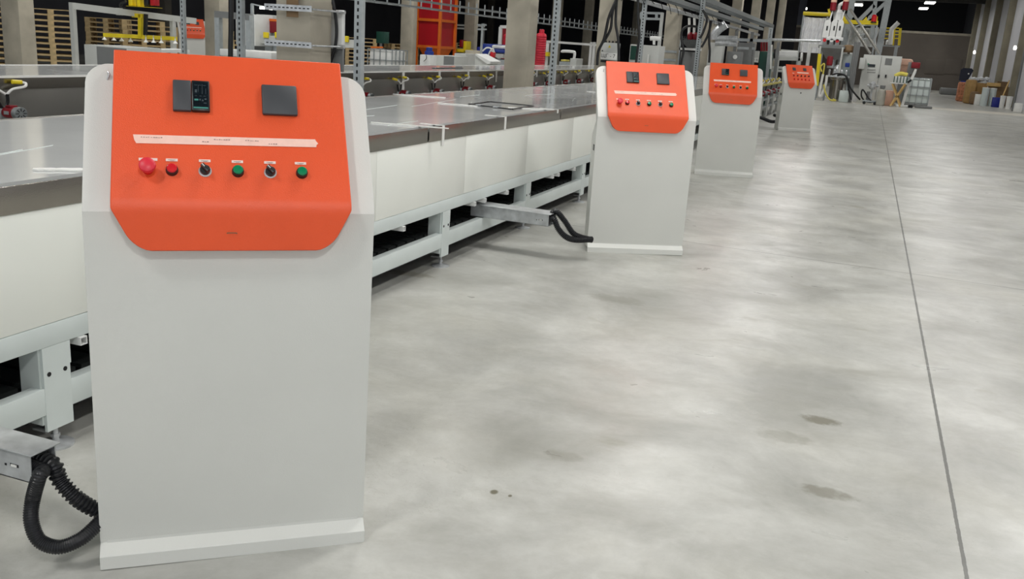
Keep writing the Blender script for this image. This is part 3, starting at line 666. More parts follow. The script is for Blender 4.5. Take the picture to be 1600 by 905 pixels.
# pallets ---------------------------------------------------------------
def pallet_mesh():
    g = MB(); w, d = 1.2, .8
    for y in (0, .35, .7): g.box((0, y, 0), (w, y+.1, .022))
    for x in (0, .5275, 1.055):
        for y in (0, .35, .7): g.box((x, y, .022), (x+.145, y+.1, .1))
    for x in (0, .5275, 1.055): g.box((x, 0, .1), (x+.145, d, .122))
    for y in (0, .175, .35, .525, .70): g.box((0, y, .122), (w, y+.1, .144))
    return g
pal0 = None
def stack(px, py, D, n, label, group='wooden pallets in the far left stacks', jitter=.012, turn=0.):
    global pal0
    d = ray(px, py); d.z = 0; d.normalize(); p = d*D; rz = math.atan2(-d.x, d.y)+turn
    for k in range(n):
        if pal0 is None: o = pal0 = pallet_mesh().build('wooden_pallet', 'wood', None, smooth=False)
        else: o = pal0.copy(); COL.objects.link(o)
        o.location = (p.x+random.uniform(-jitter, jitter), p.y+random.uniform(-jitter, jitter), k*.1445); o.rotation_euler.z = rz
        tag(o, 'wooden pallet, %s, in %s' % ('topmost' if k == n-1 else ORD[n-1-k]+' from top', label), 'pallet', group)
stack(-52, 50, 27.5, 11, 'the stack at the left picture edge')
stack(40, 50, 27.5, 11, 'the stack right of the leftmost column')
stack(133, 50, 32.3, 10, 'the dark leftmost stack behind the yellow lifter', turn=-.25)
stack(191, 50, 30.3, 10, 'the stack left of the yellow lifting post', turn=.1)
stack(246, 50, 31.4, 9, 'the stack right of the yellow lifting post', turn=.05)
stack(301, 50, 30.4, 9, 'the stack behind the thin grey post', turn=.0)
stack(352, 50, 31.5, 7, 'the stack beside the black cable')
stack(540, 50, 37, 9, 'the stack left of the white cage tank')
stack(612, 50, 38.0, 8, 'the stack right of the white cage tank', turn=.4)
stack(712, 50, 52.0, 9, 'the stack behind the red silo')

# portal frame and yellow vacuum lifter ------------------------------------------
Yp = 14.2
T = thing('portal_frame', (0, 0, 0), 'pale grey steel portal frame with a long beam over the pallet stacks', 'portal frame')
a = at(113, 9, Y=Yp); b = at(305, 33, Y=Yp+2.4)
MB().bar(a, b, .10, .12).build('beam', 'cab', T); MB().bar((a.x, a.y, 0), (a.x, a.y, a.z+.06), .09).build('post', 'cab', T)
c = a.lerp(b, .8); c2 = a.lerp(b, .36); MB().bar((c.x, c.y, 0), (c.x, c.y, c.z), .09).build('post', 'cab', T); MB().bar(c2-Vector((0.03, 0, 0)), c2+Vector((.03, 0, 0)), .13, .14).build('sleeve', 'cab', T)
Yl = Yp+.95
T = thing('vacuum_lifter', (0, 0, 0), 'yellow vacuum lifter with a row of white suction cups hanging from the portal beam', 'lifter')
a = at(162, 54.5, Y=Yl); b = at(276, 60.5, Y=Yl+.4)
MB().bar(a, b, .05, .075).build('cup_beam', 'yellow', T)
v0 = at(220, 22, Y=Yl+.2); v1 = at(220, 58, Y=Yl+.2); MB().bar(v1, v0, .08, .08).build('lift_column', 'yellow', T)
MB().bar(at(208, 24, Y=Yl+.2), at(224, 25, Y=Yl+.2), .08, .08).build('crosshead', 'yellow', T)
MB().bar(at(228, 22, Y=Yl+.2), at(227, 55, Y=Yl+.2), .06, .06).build('energy_chain', 'black', T)
for px, py in ((163, 60), (178, 61), (190, 62), (204, 63), (228, 64), (240, 64.5), (252, 65), (274, 66)):
    c = at(px, py, Y=Yl+.15); k = MB().lathe([(.012, .07), (.014, .02), (.05, -.025), (.045, -.03)][::-1], c).build('suction_cup', 'white', T)
    MB().cyl(c, c+Vector((0, 0, .12)), .007).build('cup_rod', 'galv', k)
g0, g1 = bxat(197, 9, 240, 12, Yl, .25); MB().box(g0, g1).build('carriage_plate', 'yellow', T)
for (r, m) in (((200, -6, 207, 9), 'yellow'), ((213, -6, 219, 10), 'yellow'), ((224, -8, 232, 9), 'black'), ((234, -6, 243, 9), 'red')):
    g0, g1 = bxat(*r, Yl+.05, .12); MB().box(g0, g1, .01).build('drive_unit', m, T)
MB().tube([at(197, 2, Y=Yl), at(189, 6, Y=Yl), at(189, 12, Y=Yl), at(196, 14, Y=Yl)], .03, 8).build('cable_loop', 'black', T)

# grey cabinet left of nearest console
def two_tone(T, w_, d, h_):
    MB().box((w_*.3, -.004, .02), (w_*.99, 0, h_-.02)).build('front_door', 'cabd', T)
simple_box('machine_cabinet', 'cab', (131, 69, 200, 112), 12.2, .8, 'grey machine cabinet just left above the nearest console', 'cabinet', extra=two_tone)
a = at(180, 79, Y=13.0); b = at(285, 79, Y=14.2)
o = MB().bar(a, b, .5, .05).build('conveyor_bed', 'white2', None); tag(o, 'thin white bench top seen over the top edge of the nearest console', 'bench')
# small far console half hidden by a column
FC = make_console((0, 0, 0), 50, 'small distant console with orange top, half hidden by the far left column', buttons='one')
p = at(303, 60, Y=22.6); FC.location = (p.x, p.y, 0); FC.rotation_euler.z = math.radians(52)
FC.scale = (1.12,)*3

# machine cluster above nearest console -------------------------------------------
T = simple_box('electrical_cabinet', 'white2', (368, 21, 399, 72), 13.2, .5, 'white electrical cabinet behind the pale slotted post', 'cabinet', False, extra=lambda T, w_, d, h_: (MB().box((w_*.2, -.01, h_*.62), (w_*.26, 0, h_*.75)).build('handle', 'black', T), MB().box((.1, .05, -.6), (w_-.1, .4, 0)).build('stand', 'cabd', T)))
T = thing('tube_stand', (0, 0, 0), 'grey square-tube frame standing in front of the white electrical cabinet', 'frame')
Yf = 12.6
for px in (341, 390): a = at(px, 20 if px < 350 else 24, Y=Yf); MB().bar((a.x, a.y, 0), (a.x, a.y, a.z), .09).build('post', 'galvd', T)
MB().bar(at(338, 22, Y=Yf), at(392, 27, Y=Yf), .1, .1).build('beam', 'cabd', T)
simple_box('machine_tower', 'cab', (400, 22, 418, 72), 14.2, .6, 'stepped grey machine tower beside the white electrical cabinet', 'machine', False, extra=lambda T, w_, d, h_: (MB().box((w_, .05, 0), (w_*1.5, d, h_*.72)).build('side_box', 'cab', T), MB().box((.1, .1, -1.3), (w_, .5, 0)).build('stand', 'galvd', T), MB().cyl((w_*.3, -.01, h_*.75), (w_*.3, .01, h_*.75), .04).build('port', 'black', T)))
simple_box('red_hopper', 'motor', (419, 29, 434, 52), 13.6, .3, 'small dark red machine box left of the big concrete column', 'machine', False, extra=lambda T, w_, d, h_: (MB().box((-.02, -.01, h_-.04), (w_, 0, h_)).build('lid', 'oframe', T), MB().box((.05, .05, -1.2), (w_-.02, .2, 0)).build('stand', 'galvd', T)))
for r, lb in (((411, 50, 419, 59.5), 'left of the small red box'), ((429, 50, 434, 59.5), 'between the small red box and the big column'), ((536, 56, 544, 66), 'right of the big column')):
    a, b = bxat(*r, 13.32, .028); o = MB().box(a, b, .004).build('warning_plate', 'yellow', None); tag(o, 'yellow warning plate on the machine rail, '+lb, 'sign', 'yellow plates')
T = thing('machine_rail', (0, 0, 0), 'long grey machine rail carrying the yellow plates behind the big column', 'machine rail')
a, b = bxat(400, 58, 560, 74, 13.35, .5); MB().bar(at(402, 61, Y=13.45), at(560, 69, Y=13.45), .2, .13).build('beam', 'cab', T)
for k in (0, 1): x = a[0]+.3+k*.7; MB().box((x, 13.4, 0), (x+.1, 13.5, at(430, 63, Y=13.45).z), .004).build('leg', 'galvd', T)
T = thing('roller_bed', (0, 0, 0), 'low grey roller bench behind the top of the nearest console', 'bench')
a, b = bxat(343, 76, 424, 82, 12.0, .7); MB().box((a[0], 12.0, b[2]-.1), (b[0], 12.7, b[2]), .01).build('bench_top', 'white2', T)
for x in (a[0]+.1, b[0]-.15): MB().box((x, 12.1, 0), (x+.06, 12.16, b[2]-.1)).build('leg', 'galvd', T)
T = thing('light_fitting', (0, 0, 0), 'lit white work lamp on an arm left of the big column', 'lamp')
MB().bar(at(408, 12.5, Y=12.8), at(423, 14, Y=12.8), .08, .03).build('lamp_head', 'lampm', T); MB().bar(at(393, 6, Y=12.8), at(434, 16, Y=12.85), .02, .02).build('arm', 'galvd', T); p = at(394, 6, Y=12.8); MB().bar((p.x, 12.8, 0), p, .04).build('pole', 'galvd', T)

# things behind table 2, centre ----------------------------------------------------
def ibc(px0, py0, px1, py1, Y, label, m='tank', mcage='galvd', foot=True):
    a, b = bxat(px0, py0, px1, py1, Y, 1.0, foot); w_, h_ = b[0]-a[0], b[2]-a[2]
    T = thing('cage_tank', a, label, 'tank', 0, 'caged liquid tanks'); MB().box((.03, .03, .14), (w_-.03, .97, h_-.02), .05).build('bottle', m, T)
    g = MB(); n = 4; r = w_/60
    for i in range(n+1):
        x = w_*i/n
        for y in (0, 1.0): g.bar((x, y, .1), (x, y, h_), r*2)
    for y_ in (.25, .5, .75):
        for x in (0, w_): g.bar((x, y_, .1), (x, y_, h_), r*2)
    for k in range(4):
        z = .12+(h_-.12)*k/3
        for y in (0, 1.0): g.bar((0, y, z), (w_, y, z), r*2)
        for x in (0, w_): g.bar((x, 0, z), (x, 1, z), r*2)
    g.build('cage', mcage, T); MB().box((0, 0, 0), (w_, 1, .1), .01).build('pallet_base', 'cabd', T); MB().lathe([(.1, h_-.03), (.1, h_+.03)], (w_/2, .5, 0)).build('cap', 'black', T)
    return T
ibc(575, 76, 612, 112, 25.5, 'white caged tank left of the red silo, above the rear table', 'white2')
T = simple_box('control_box', 'green2', (588, 49, 601, 68), 27.6, .3, 'dark green box standing behind the white caged tank', 'box', False, extra=lambda T, w_, d, h_: MB().box((.08, .1, -T.location.z), (.14, .16, 0)).build('stand', 'galvd', T))
tag(MB().bar(at(580, 74, Y=25.8), at(598, 74, Y=25.8), .06, .05).build('orange_bar', 'oframe', None), 'small orange bar resting on top of the white caged tank', 'bar')
# red silo with orange frame
T = thing('red_silo', (0, 0, 0), 'tall red panelled silo with orange frame and funnel bottoms', 'silo')
Ys = 33.0
L_, R_ = at(651, 60, Y=Ys).x, at(687, 60, Y=Ys).x; zt = 5.2; zb = at(670, 73, Y=Ys).z; zr = at(670, 31, Y=Ys).z
dd = ray(711, 60); YE = R_*dd.y/dd.x
MB().box((L_+.06, Ys+.04, zb), (R_-.06, YE-.04, zt)).build('panel', 'red', T)
g = MB(); xc = (L_+R_)/2; yc = (Ys+YE)/2; v = [g.bm.verts.new(c) for c in ((L_+.06, Ys+.04, zb), (R_-.06, Ys+.04, zb), (R_-.06, YE-.04, zb), (L_+.06, YE-.04, zb), (xc-.1, yc-.1, zb-.95), (xc+.1, yc-.1, zb-.95), (xc+.1, yc+.1, zb-.95), (xc-.1, yc+.1, zb-.95))]
for f in ((0, 1, 5, 4), (1, 2, 6, 5), (2, 3, 7, 6), (3, 0, 4, 7), (4, 5, 6, 7), (0, 1, 2, 3)): g.bm.faces.new([v[i] for i in f])
g.build('funnel', 'oframe', T)
for z in (zb, zr):
    MB().box((L_, Ys-.03, z-.05), (R_, Ys+.05, z+.05)).build('cross_rail', 'oframe', T); MB().box((R_-.05, Ys, z-.05), (R_+.03, YE, z+.05)).build('cross_rail', 'oframe', T)
for x in (L_, R_):
    for y in (Ys, YE): MB().box((x-.055, y-.05, 0), (x+.04, y+.06, zt)).build('post', 'oframe', T)
T = simple_box('chemical_drum', 'white2', (656, 85, 672, 106), 24, .5, 'white tank with a blue motor on top, before the red silo', 'tank', extra=lambda T, w_, d, h_: (MB().lathe([(.13, h_), (.13, h_+.09), (.09, h_+.11), (.09, h_+.2), (.03, h_+.21)], (w_/2, d/2, 0)).build('motor', 'blue', T), MB().tube([(w_*.6, -.01, h_), (w_*.65, -.02, h_*.9), (w_*.4, -.02, h_*.82)], .008, 6).build('cable', 'black', T)), bev=.02)
simple_box('machine_cabinet', 'cab', (682, 86, 709, 108), 20, .8, 'grey two-tone cabinet in front of the red silo', 'cabinet', extra=lambda T, w_, d, h_: MB().box((w_*.42, -.004, .02), (w_, 0, h_-.01)).build('front_door', 'cabd', T))
simple_box('machine_cabinet', 'cab', (710, 83, 727, 108), 21, .8, 'plain grey cabinet between the two-tone cabinet and the thin column', 'cabinet')
simple_box('concrete_bin', 'conc', (727, 78, 738, 108), 26, .6, 'beige box behind the plain grey cabinet', 'box')
# sloped desk
a = at(743, 87, Y=20); c = at(767, 104, Y=20)
T = thing('sloped_desk', (0, 0, 0), 'grey sloped control desk right of the thin column', 'desk')
x0, x1 = at(742, 95, Y=20).x, at(762, 95, Y=20).x; zt_, zm = at(745, 86, Y=20).z, at(765, 96, Y=20).z
MB().prism([(x0, 20, 0), (x1, 20, 0), (x1, 20, zm-.02), (x0+.08, 20, zt_), (x0, 20, zt_)], (0, .6, 0)).build('desk_body', 'cab', T)
MB().prism([(x0+.02, 19.97, zt_+.03), (x1+.08, 19.97, zm+.0), (x1+.08, 19.97, zm-.05), (x1, 19.97, zm-.06), (x0+.02, 19.97, zt_-.01)], (0, .66, 0)).build('desk_top', 'white2', T)
# blue and white machine
T = thing('blue_machine', (0, 0, 0), 'blue and white pressing machine left of the big concrete column', 'machine')
Ym = 27
a, b = bxat(754, 70, 790, 84, Ym, 1.5); zt_ = a[2]
g0, g1 = bxat(768, 70, 786, 77, Ym, 1.5); MB().box(g0, g1, .05).build('white_hood', 'white2', T)
g0, g1 = bxat(754, 68, 768, 86, Ym+.2, 1.2); MB().box(g0, g1, .02).build('blue_cabinet', 'blue', T)
g0, g1 = bxat(770, 77, 788, 83, Ym-.1, 1.5); MB().box(g0, g1, .02).build('blue_band', 'blue', T)
g0, g1 = bxat(770, 83, 786, 91, Ym-.05, 1.4); MB().box(g0, g1, .02).build('chute', 'cab', T)
g0, g1 = bxat(756, 91, 788, 110, Ym, 1.4, True); MB().box(g0, (g1[0], g1[1], g1[2]), .02).build('base', 'galvd', T)
T = thing('orange_clamp_lamp', (0, 0, 0), 'orange and white angled arm in front of the blue machine', 'arm')
g0, g1 = bxat(766, 81, 771, 90, 22, .15); MB().box(g0, g1, .01).build('orange_block', 'redb', T)
MB().tube([at(762, 88, Y=22), at(766, 80, Y=22), at(770, 76, Y=22), at(772, 82, Y=22)], .02, 6).build('white_arm', 'white', T)
MB().bar(at(765, 89, Y=22), (at(765, 89, Y=22).x, 22, 0), .05).build('stand', 'blue', T)
T = thing('white_hose_stand', (0, 0, 0), 'thin grey pole with two short arms beside the thin column', 'pole')
p = at(754, 40, Y=24); MB().bar((p.x, 24, 0), (p.x, 24, p.z+.05), .05).build('pole', 'galvd', T)
for py in (39, 46): a = at(746, py, Y=24); b = at(760, py, Y=24); MB().bar(a, b, .04).build('arm', 'galvd', T)
MB().tube([at(754, 80, Y=24), at(760, 75, Y=24), at(767, 76, Y=24), at(770, 84, Y=24)], .02, 8).build('white_hose', 'white', T)
o = simple_box('blue_drum', 'bluep', (745, 73, 751, 86), 30, .5, 'blue drum just right of the thin column', 'drum', bev=.04)
# yellow machine behind silo
T = thing('yellow_machine', (0, 0, 0), 'yellow low machine with a red motor behind the red silo', 'machine')
g0, g1 = bxat(711, 76, 724, 82, 35, 1); MB().box(g0, g1, .02).build('bed', 'yellow', T); g0, g1 = bxat(724, 64, 728, 80, 35, .5); MB().box(g0, g1, .02).build('tower', 'yellow', T)
g0, g1 = bxat(718, 62, 723, 74, 35, .4); MB().box(g0, g1, .03).build('motor', 'motor', T); g0, g1 = bxat(711, 82, 728, 90, 35, 1, True); MB().box(g0, g1, .02).build('base', 'cabd', T)
T = thing('wall_rack', (0, 0, 0), 'pale horizontal rack rails behind the thin column', 'rack')
for py in (39, 44): MB().bar(at(711, py, Y=42), at(757, py+2, Y=42), .08).build('rail', 'cab', T)
for px in (712, 756): p = at(px, 40, Y=42.1); MB().bar((p.x, 42.1, 0), (p.x, 42.1, p.z+.1), .08).build('post', 'cabd', T)
# red ribbed tank
def ribtank(pxl, pxr, pyt, Y, label):
    l = at(pxl, 75, Y=Y); r = at(pxr, 75, Y=Y); zt_ = at((pxl+pxr)/2, pyt, Y=Y).z; R = (r.x-l.x)/2; cx = (l.x+r.x)/2
    pr = [(R*.94, 0)]; n = 26; z1 = zt_-.16
    for i in range(n*3+1):
        z = z1*i/(n*3); pr.append((R*(1 if i % 3 != 0 else .93), z))
    pr += [(R*.85, z1+.04), (R*.5, z1+.06), (R*.48, zt_), (R*.3, zt_+.01)]
    o = MB().lathe(pr, (0, 0, 0), n=28).build('ribbed_tank', 'redt', None, loc=(cx, Y+R, 0)); tag(o, label, 'tank', 'red ribbed tanks')
ribtank(834, 850, 46, 26.5, 'tall red ribbed tank standing just right of the big concrete column')
ribtank(783.5, 796, 48, 30.5, 'red ribbed tank seen just left of the big concrete column')
T = thing('tank_surround', (0, 0, 0), 'white square frame around the red tank left of the big column', 'frame')
MB().bar(at(782, 42, Y=30), at(798, 42, Y=30), .1).build('top_bar', 'white2', T); p = at(782.5, 42, Y=30); MB().bar((p.x, 30, 0), (p.x, 30, p.z), .1).build('post', 'white2', T)
g0, g1 = bxat(782, 44, 795, 68, 31.6, .1, True); MB().box(g0, g1).build('red_sheet', 'motor', T)

# between the perforated post and box 7
simple_box('machine_cabinet', 'cab', (891, 91, 900, 106), 25, .6, 'small pale cabinet under a white pipe, left of a thin column', 'cabinet')
T = thing('pipe_frame', (0, 0, 0), 'white bent pipe over a pale bench right of the perforated post', 'pipe')
MB().tube([at(878, 82, Y=25.5), at(880, 80, Y=25.5), at(895, 81, Y=25.5), at(898, 83, Y=25.5), at(897, 92, Y=25.5)], .04, 8).build('pipe', 'white2', T)
g0, g1 = bxat(876, 93, 884, 96, 25.6, .4); MB().box(g0, g1, .02).build('yellow_roll', 'rope', T)
g0, g1 = bxat(874, 96, 890, 108, 25.6, .5, True); MB().box(g0, g1).build('bench', 'galvd', T)
T = thing('white_rail_fence', (0, 0, 0), 'pale steel barrier with uprights behind the rear table', 'barrier')
MB().bar(at(842, 64, Y=34), at(940, 71, Y=34), .08).build('top_rail', 'white2', T)
for px in (856, 924, 929): p = at(px, 68, Y=34); MB().bar((p.x, 34, 0), (p.x, 34, p.z+.05), .09).build('post', 'white2', T)
g0, g1 = bxat(851, 68, 857, 81, 33.8, .05); MB().box(g0, g1).build('notice_board', 'white', T)
g0, g1 = bxat(848, 81, 856, 88, 33.8, .3); MB().box(g0, g1).build('yellow_box', 'yellow', T)

# cabinet by the second console
def cab1(T, w_, d, h_):
    s_ = MB().box((w_*.03, -.01, h_*.80), (w_*.23, .0, h_*.98)).build('green_screen', 'green2', T)
    MB().box((w_*.63, -.02, h_*.74), (w_*.68, 0, h_*.88)).build('handle', 'white', T); MB().box((w_*.38, -.004, .02), (w_*.385, 0, h_-.01)).build('door_gap', 'black', T)
    MB().box((w_*.30, -.01, h_*.80), (w_*.37, .0, h_*.98)).build('green_screen', 'green2', T)
simple_box('electrical_cabinet', 'cab', (985, 69, 1028, 99), 20.4, .6, 'wide light grey electrical cabinet behind the second console', 'cabinet', extra=cab1)
T = thing('white_bracket', (0, 0, 0), 'white bent pipe bracket above the wide grey cabinet', 'bracket')
MB().tube([at(1016, 60, Y=21), at(1024, 60, Y=21), at(1032, 61, Y=21)], .05, 8).build('pipe', 'white2', T); MB().bar(at(1022, 58, Y=21), at(1022, 70, Y=21), .05).build('stem', 'white2', T)
T = thing('ladder_frame', (0, 0, 0), 'grey ladder frame with two rails between the post and the column above the second console', 'frame')
for py in (20, 29): MB().bar(at(1001, py, Y=22), at(1036, py+1, Y=22), .05).build('rail', 'galvd', T)
for px in (1002, 1009, 1026): MB().bar(at(px, 20, Y=22), at(px, 29, Y=22), .06).build('rung', 'galvd', T)
p = at(1035, 20, Y=22); MB().bar((p.x, 22, 0), (p.x, 22, p.z), .07).build('post', 'cab', T)
T = thing('column_clamp', (0, 0, 0), 'pair of flat straps around the column right of the wide grey cabinet', 'clamp')
for py in (79, 92): a, b = bxat(1030, py, 1060, py+2, 25.5, .02); MB().box((-5.40, 25.52, b[2]-.04), (-4.98, 25.55, b[2]+.02)).build('strap', 'galvd', T)

# ------------------------------------------------------------ equipment between the third console and the mixing station
Yq = 33
def frame_of(name, label, cat, bars, m='galvd'):
    T = thing(name, (0, 0, 0), label, cat)
    for nm, mm, p, q, w_ in bars: MB().bar(p, q, w_).build(nm, mm, T)
    return T
T = thing('glazing_hopper', (0, 0, 0), 'grey funnel hopper with two small red valves behind the slotted post', 'hopper')
g = MB(); p = at(1063, 62, Y=27); q = at(1092, 62, Y=27); r = at(1072, 76, Y=27)
v = [g.bm.verts.new(c) for c in ((p.x, 27, p.z), (q.x, 27, p.z), (q.x, 27.8, p.z), (p.x, 27.8, p.z), (r.x, 27.3, r.z), (r.x+.15, 27.3, r.z), (r.x+.15, 27.5, r.z), (r.x, 27.5, r.z))]
for f in ((0, 1, 5, 4), (1, 2, 6, 5), (2, 3, 7, 6), (3, 0, 4, 7), (4, 5, 6, 7), (0, 1, 2, 3)): g.bm.faces.new([v[i] for i in f])
g.build('funnel', 'cabd', T)
for px in (1078, 1086): MB().lathe([(.06, 0), (.08, .05), (.08, .15), (.05, .2)], at(px, 62, Y=27.3)).build('valve', 'motor', T); a = at(px-2, 56, Y=27.3); MB().tube([a, at(px-1, 40, Y=27.3), at(px-1, 28, Y=27.3)], .035, 8).build('feed_pipe', 'white', T)
for px in (1063, 1092): a = at(px, 62, Y=27); MB().bar((a.x, 27, 0), (a.x, 27, a.z), .06).build('post', 'galvd', T)
MB().bar(at(1060, 76, Y=27), at(1096, 78, Y=27), .06).build('rail', 'white2', T)
g0, g1 = bxat(1064, 80, 1080, 104, 27.2, .4, True); MB().box(g0, g1, .02).build('pump_base', 'cabd', T)
simple_box('machine_cabinet', 'cab', (1108, 66, 1126, 102), 31, .5, 'pale grey cabinet right of the slanting cable, behind the third console', 'cabinet')
simple_box('gauge_cabinet', 'cabd', (1136, 80, 1156, 104), 31.5, .5, 'dark grey machine box with a round gauge behind the third console', 'machine', extra=lambda T, w_, d, h_: MB().cyl((w_*.6, -.02, h_*.9), (w_*.6, .02, h_*.9), .07).build('gauge', 'white', T))
T = thing('silver_duct', (0, 0, 0), 'curved silver duct and horizontal pipes behind the third console', 'duct')
MB().tube([at(1116, 62, Y=29), at(1117, 54, Y=29), at(1123, 46, Y=29), at(1134, 38, Y=29)], .13, 12).build('elbow', 'galv', T)
for py in (60, 67): MB().cyl(at(1118, py, Y=29), at(1152, py+1, Y=29), .09).build('pipe', 'galv', T)
T = thing('process_frame', (0, 0, 0), 'open grey square-tube frame before the far table end', 'frame')
for px, pt in ((1152, 45), (1176, 50), (1217, 66)):
    a = at(px, pt, Y=Yq); MB().bar((a.x, Yq, 0), (a.x, Yq, a.z), .10).build('post', 'cabd', T)
MB().bar(at(1152, 62, Y=Yq), at(1200, 64, Y=Yq), .1).build('rail', 'galvd', T); MB().bar(at(1152, 75, Y=Yq), at(1180, 76, Y=Yq), .08).build('rail', 'galvd', T)
simple_box('grey_locker', 'cabd', (1153, 66, 1174, 108), 34, .5, 'tall grey locker inside the open square-tube frame', 'cabinet')
T = thing('valve_rack', (0, 0, 0), 'dark green valve rack with tubes at the end of the overhead tray', 'machine')
g0, g1 = bxat(1188, 80, 1202, 118, 30.2, .4, True); MB().box(g0, g1, .02).build('cabinet', 'green2', T)
for px in (1190, 1194, 1198): a = at(px, 66, Y=30.4); MB().cyl(a, at(px, 80, Y=30.4), .035, n=8).build('tube', 'motor', T)
MB().bar(at(1204, 60, Y=30.1), at(1198, 122, Y=30.1), .09).build('slanting_post', 'galvd', T)
MB().bar(at(1206, 70, Y=30), at(1204, 108, Y=30), .05).build('white_pipe', 'white', T)
T = thing('roller_machine', (0, 0, 0), 'pale roller machine with frame at the far end of the table', 'machine')
Yr = 34
MB().cyl(at(1209, 87, Y=Yr), at(1246, 87, Y=Yr), .16, n=18).build('roller', 'white2', T)
MB().bar(at(1204, 91, Y=Yr-.2), at(1252, 93, Y=Yr-.2), .1, .1).build('front_rail', 'cab', T)
MB().bar(at(1220, 79, Y=Yr+.3), at(1248, 81, Y=Yr+.3), .1, .08).build('rear_rail', 'cab', T)
for py in (105, 110): MB().bar(at(1202, py, Y=Yr-.2), at(1226, py+1, Y=Yr-.2), .08).build('lower_rail', 'cab', T)
for px in (1206, 1216, 1250): a = at(px, 90, Y=Yr-.2); MB().bar((a.x, a.y, 0), a, .1).build('leg', 'cab', T)
MB().cyl(at(1251, 89, Y=Yr-.3), at(1254, 89, Y=Yr-.3), .14).build('bearing', 'white', T); MB().cyl(at(1209, 84, Y=Yr-.3), at(1212, 84, Y=Yr-.3), .16).build('motor', 'black', T)

# ------------------------------------------------------------ mixing station ------------------------------------------------
YM = 40.5
# dark grey hopper
T = thing('grey_hopper', (0, 0, 0), 'dark grey funnel hopper below the three white tubes', 'hopper')
a = at(1280, 72, Y=YM); b = at(1319, 74, Y=YM); c = at(1290, 92, Y=YM); d = at(1309, 92, Y=YM)
g = MB(); D_ = 1.0
v = [g.bm.verts.new(q) for q in ((a.x, YM, a.z), (b.x, YM, a.z), (b.x, YM+D_, a.z), (a.x, YM+D_, a.z), (c.x, YM+.3, c.z), (d.x, YM+.3, c.z), (d.x, YM+.7, c.z), (c.x, YM+.7, c.z))]
for f in ((0, 1, 5, 4), (1, 2, 6, 5), (2, 3, 7, 6), (3, 0, 4, 7), (4, 5, 6, 7), (0, 1, 2, 3)): g.bm.faces.new([v[i] for i in f])
g.build('funnel', 'hopperm', T); MB().box((a.x-.03, YM-.03, a.z-.06), (b.x+.03, YM+D_, a.z+.05)).build('rim', 'cabd', T)
MB().cyl(((c.x+d.x)/2, YM+.5, c.z), ((c.x+d.x)/2, YM+.5, c.z-.35), .16).build('outlet', 'galv', T)
mt = at(1297, 94, Y=YM); MB().lathe([(.10, -.22), (.12, -.18), (.12, .10), (.10, .15), (.05, .16)], (mt.x, YM-.12, mt.z)).build('vibrator_motor', 'motor', T)
for px in (1282, 1317):
    for dy_ in (0, D_): q = at(px, 74, Y=YM); MB().bar((q.x, YM+dy_, 0), (q.x, YM+dy_, a.z), .07).build('leg', 'cab', T)
# three white feeder tubes
Tz = a.z
for k, px in enumerate((1292, 1303, 1312)):
    lo = at(px-4, 66, Y=YM+.4); hi = at(px+3, 31, Y=YM+.4); w_ = .125
    T = thing('feeder_tube', (lo.x, YM+.4, Tz), 'white flat feeder tube over the grey hopper, %s of three' % ('left', 'middle', 'right')[k], 'feeder', 0, 'white feeder tubes over the hopper')
    H_ = hi.z-Tz; sx = hi.x-lo.x
    MB().prism([(-w_, 0, .35), (w_, 0, .35), (w_+sx*.6, 0, H_-.1), (sx*.6+w_*.5, 0, H_), (sx*.6-w_*.5, 0, H_), (sx*.6-w_, 0, H_-.1)], (0, .3, 0)).build('tube_body', 'white2', T)
    MB().box((-.08, .05, .05), (.08, .25, .35), .01).build('outlet', 'galv', T)
    MB().box((sx*.6-.03, -.01, H_-.42), (sx*.6+.03, .0, H_-.24)).build('slot', 'black', T)
    MB().cyl((0, -.04, .25), (0, .0, .25), .07).build('valve', 'redb' if k != 1 else 'white', T)
    MB().box((-.06, .08, -.02), (.06, .2, .08), .01).build('foot', 'black', T)
MB_ = bxat(1291, 57, 1317, 64, YM+.36, .1)
o = MB().box(*MB_, .01).build('cross_plate', 'white2', None); tag(o, 'white cross plate joining the three white feeder tubes', 'plate')
# red blower motors
for k, (px, py) in enumerate(((1301, 3), (1320, 2))):
    q = at(px, py+14, Y=YM+.5); T = thing('blower_motor', q, 'dark red vertical motor with pale cap, %s of the two above the feeder tubes' % ('left', 'right')[k], 'motor', 0, 'red motors above the hopper')
    MB().lathe([(.10, 0), (.12, .03), (.12, .3), (.10, .33)]).build('motor_body', 'motor', T); MB().lathe([(.11, .33), (.115, .36), (.115, .44), (.09, .49), (.03, .5)]).build('cap', 'pink', T)
    MB().cyl((0, 0, 0), (-.08, 0, -.5), .03).build('drive_tube', 'white2', T)
# screw conveyor ladder leading down to cabinets
T = thing('screw_conveyor', (0, 0, 0), 'slanting pair of dark rails with rungs running down to the grey cabinets', 'conveyor')
r0, r1 = at(1320, 22, Y=YM+.8), at(1360, 84, Y=YM+.8); s0, s1 = at(1328, 14, Y=YM+.8), at(1374, 84, Y=YM+.8)
for a_, b_ in ((r0, r1), (s0, s1)): MB().cyl(a_, b_, .05, n=8).build('rail', 'steel2', T)
for t in (.15, .35, .55, .65): MB().cyl(r0.lerp(r1, t), s0.lerp(s1, t), .03, n=6).build('rung', 'galvd', T)
MB().lathe([(.16, -.3), (.2, 0), (.12, .12)], at(1310, 20, Y=YM+.8)).build('inlet', 'white2', T); MB().tube([at(1310, 18, Y=YM+.8), at(1312, 8, Y=YM+.8), at(1320, 4, Y=YM+.8)], .07, 8).build('elbow', 'white', T)
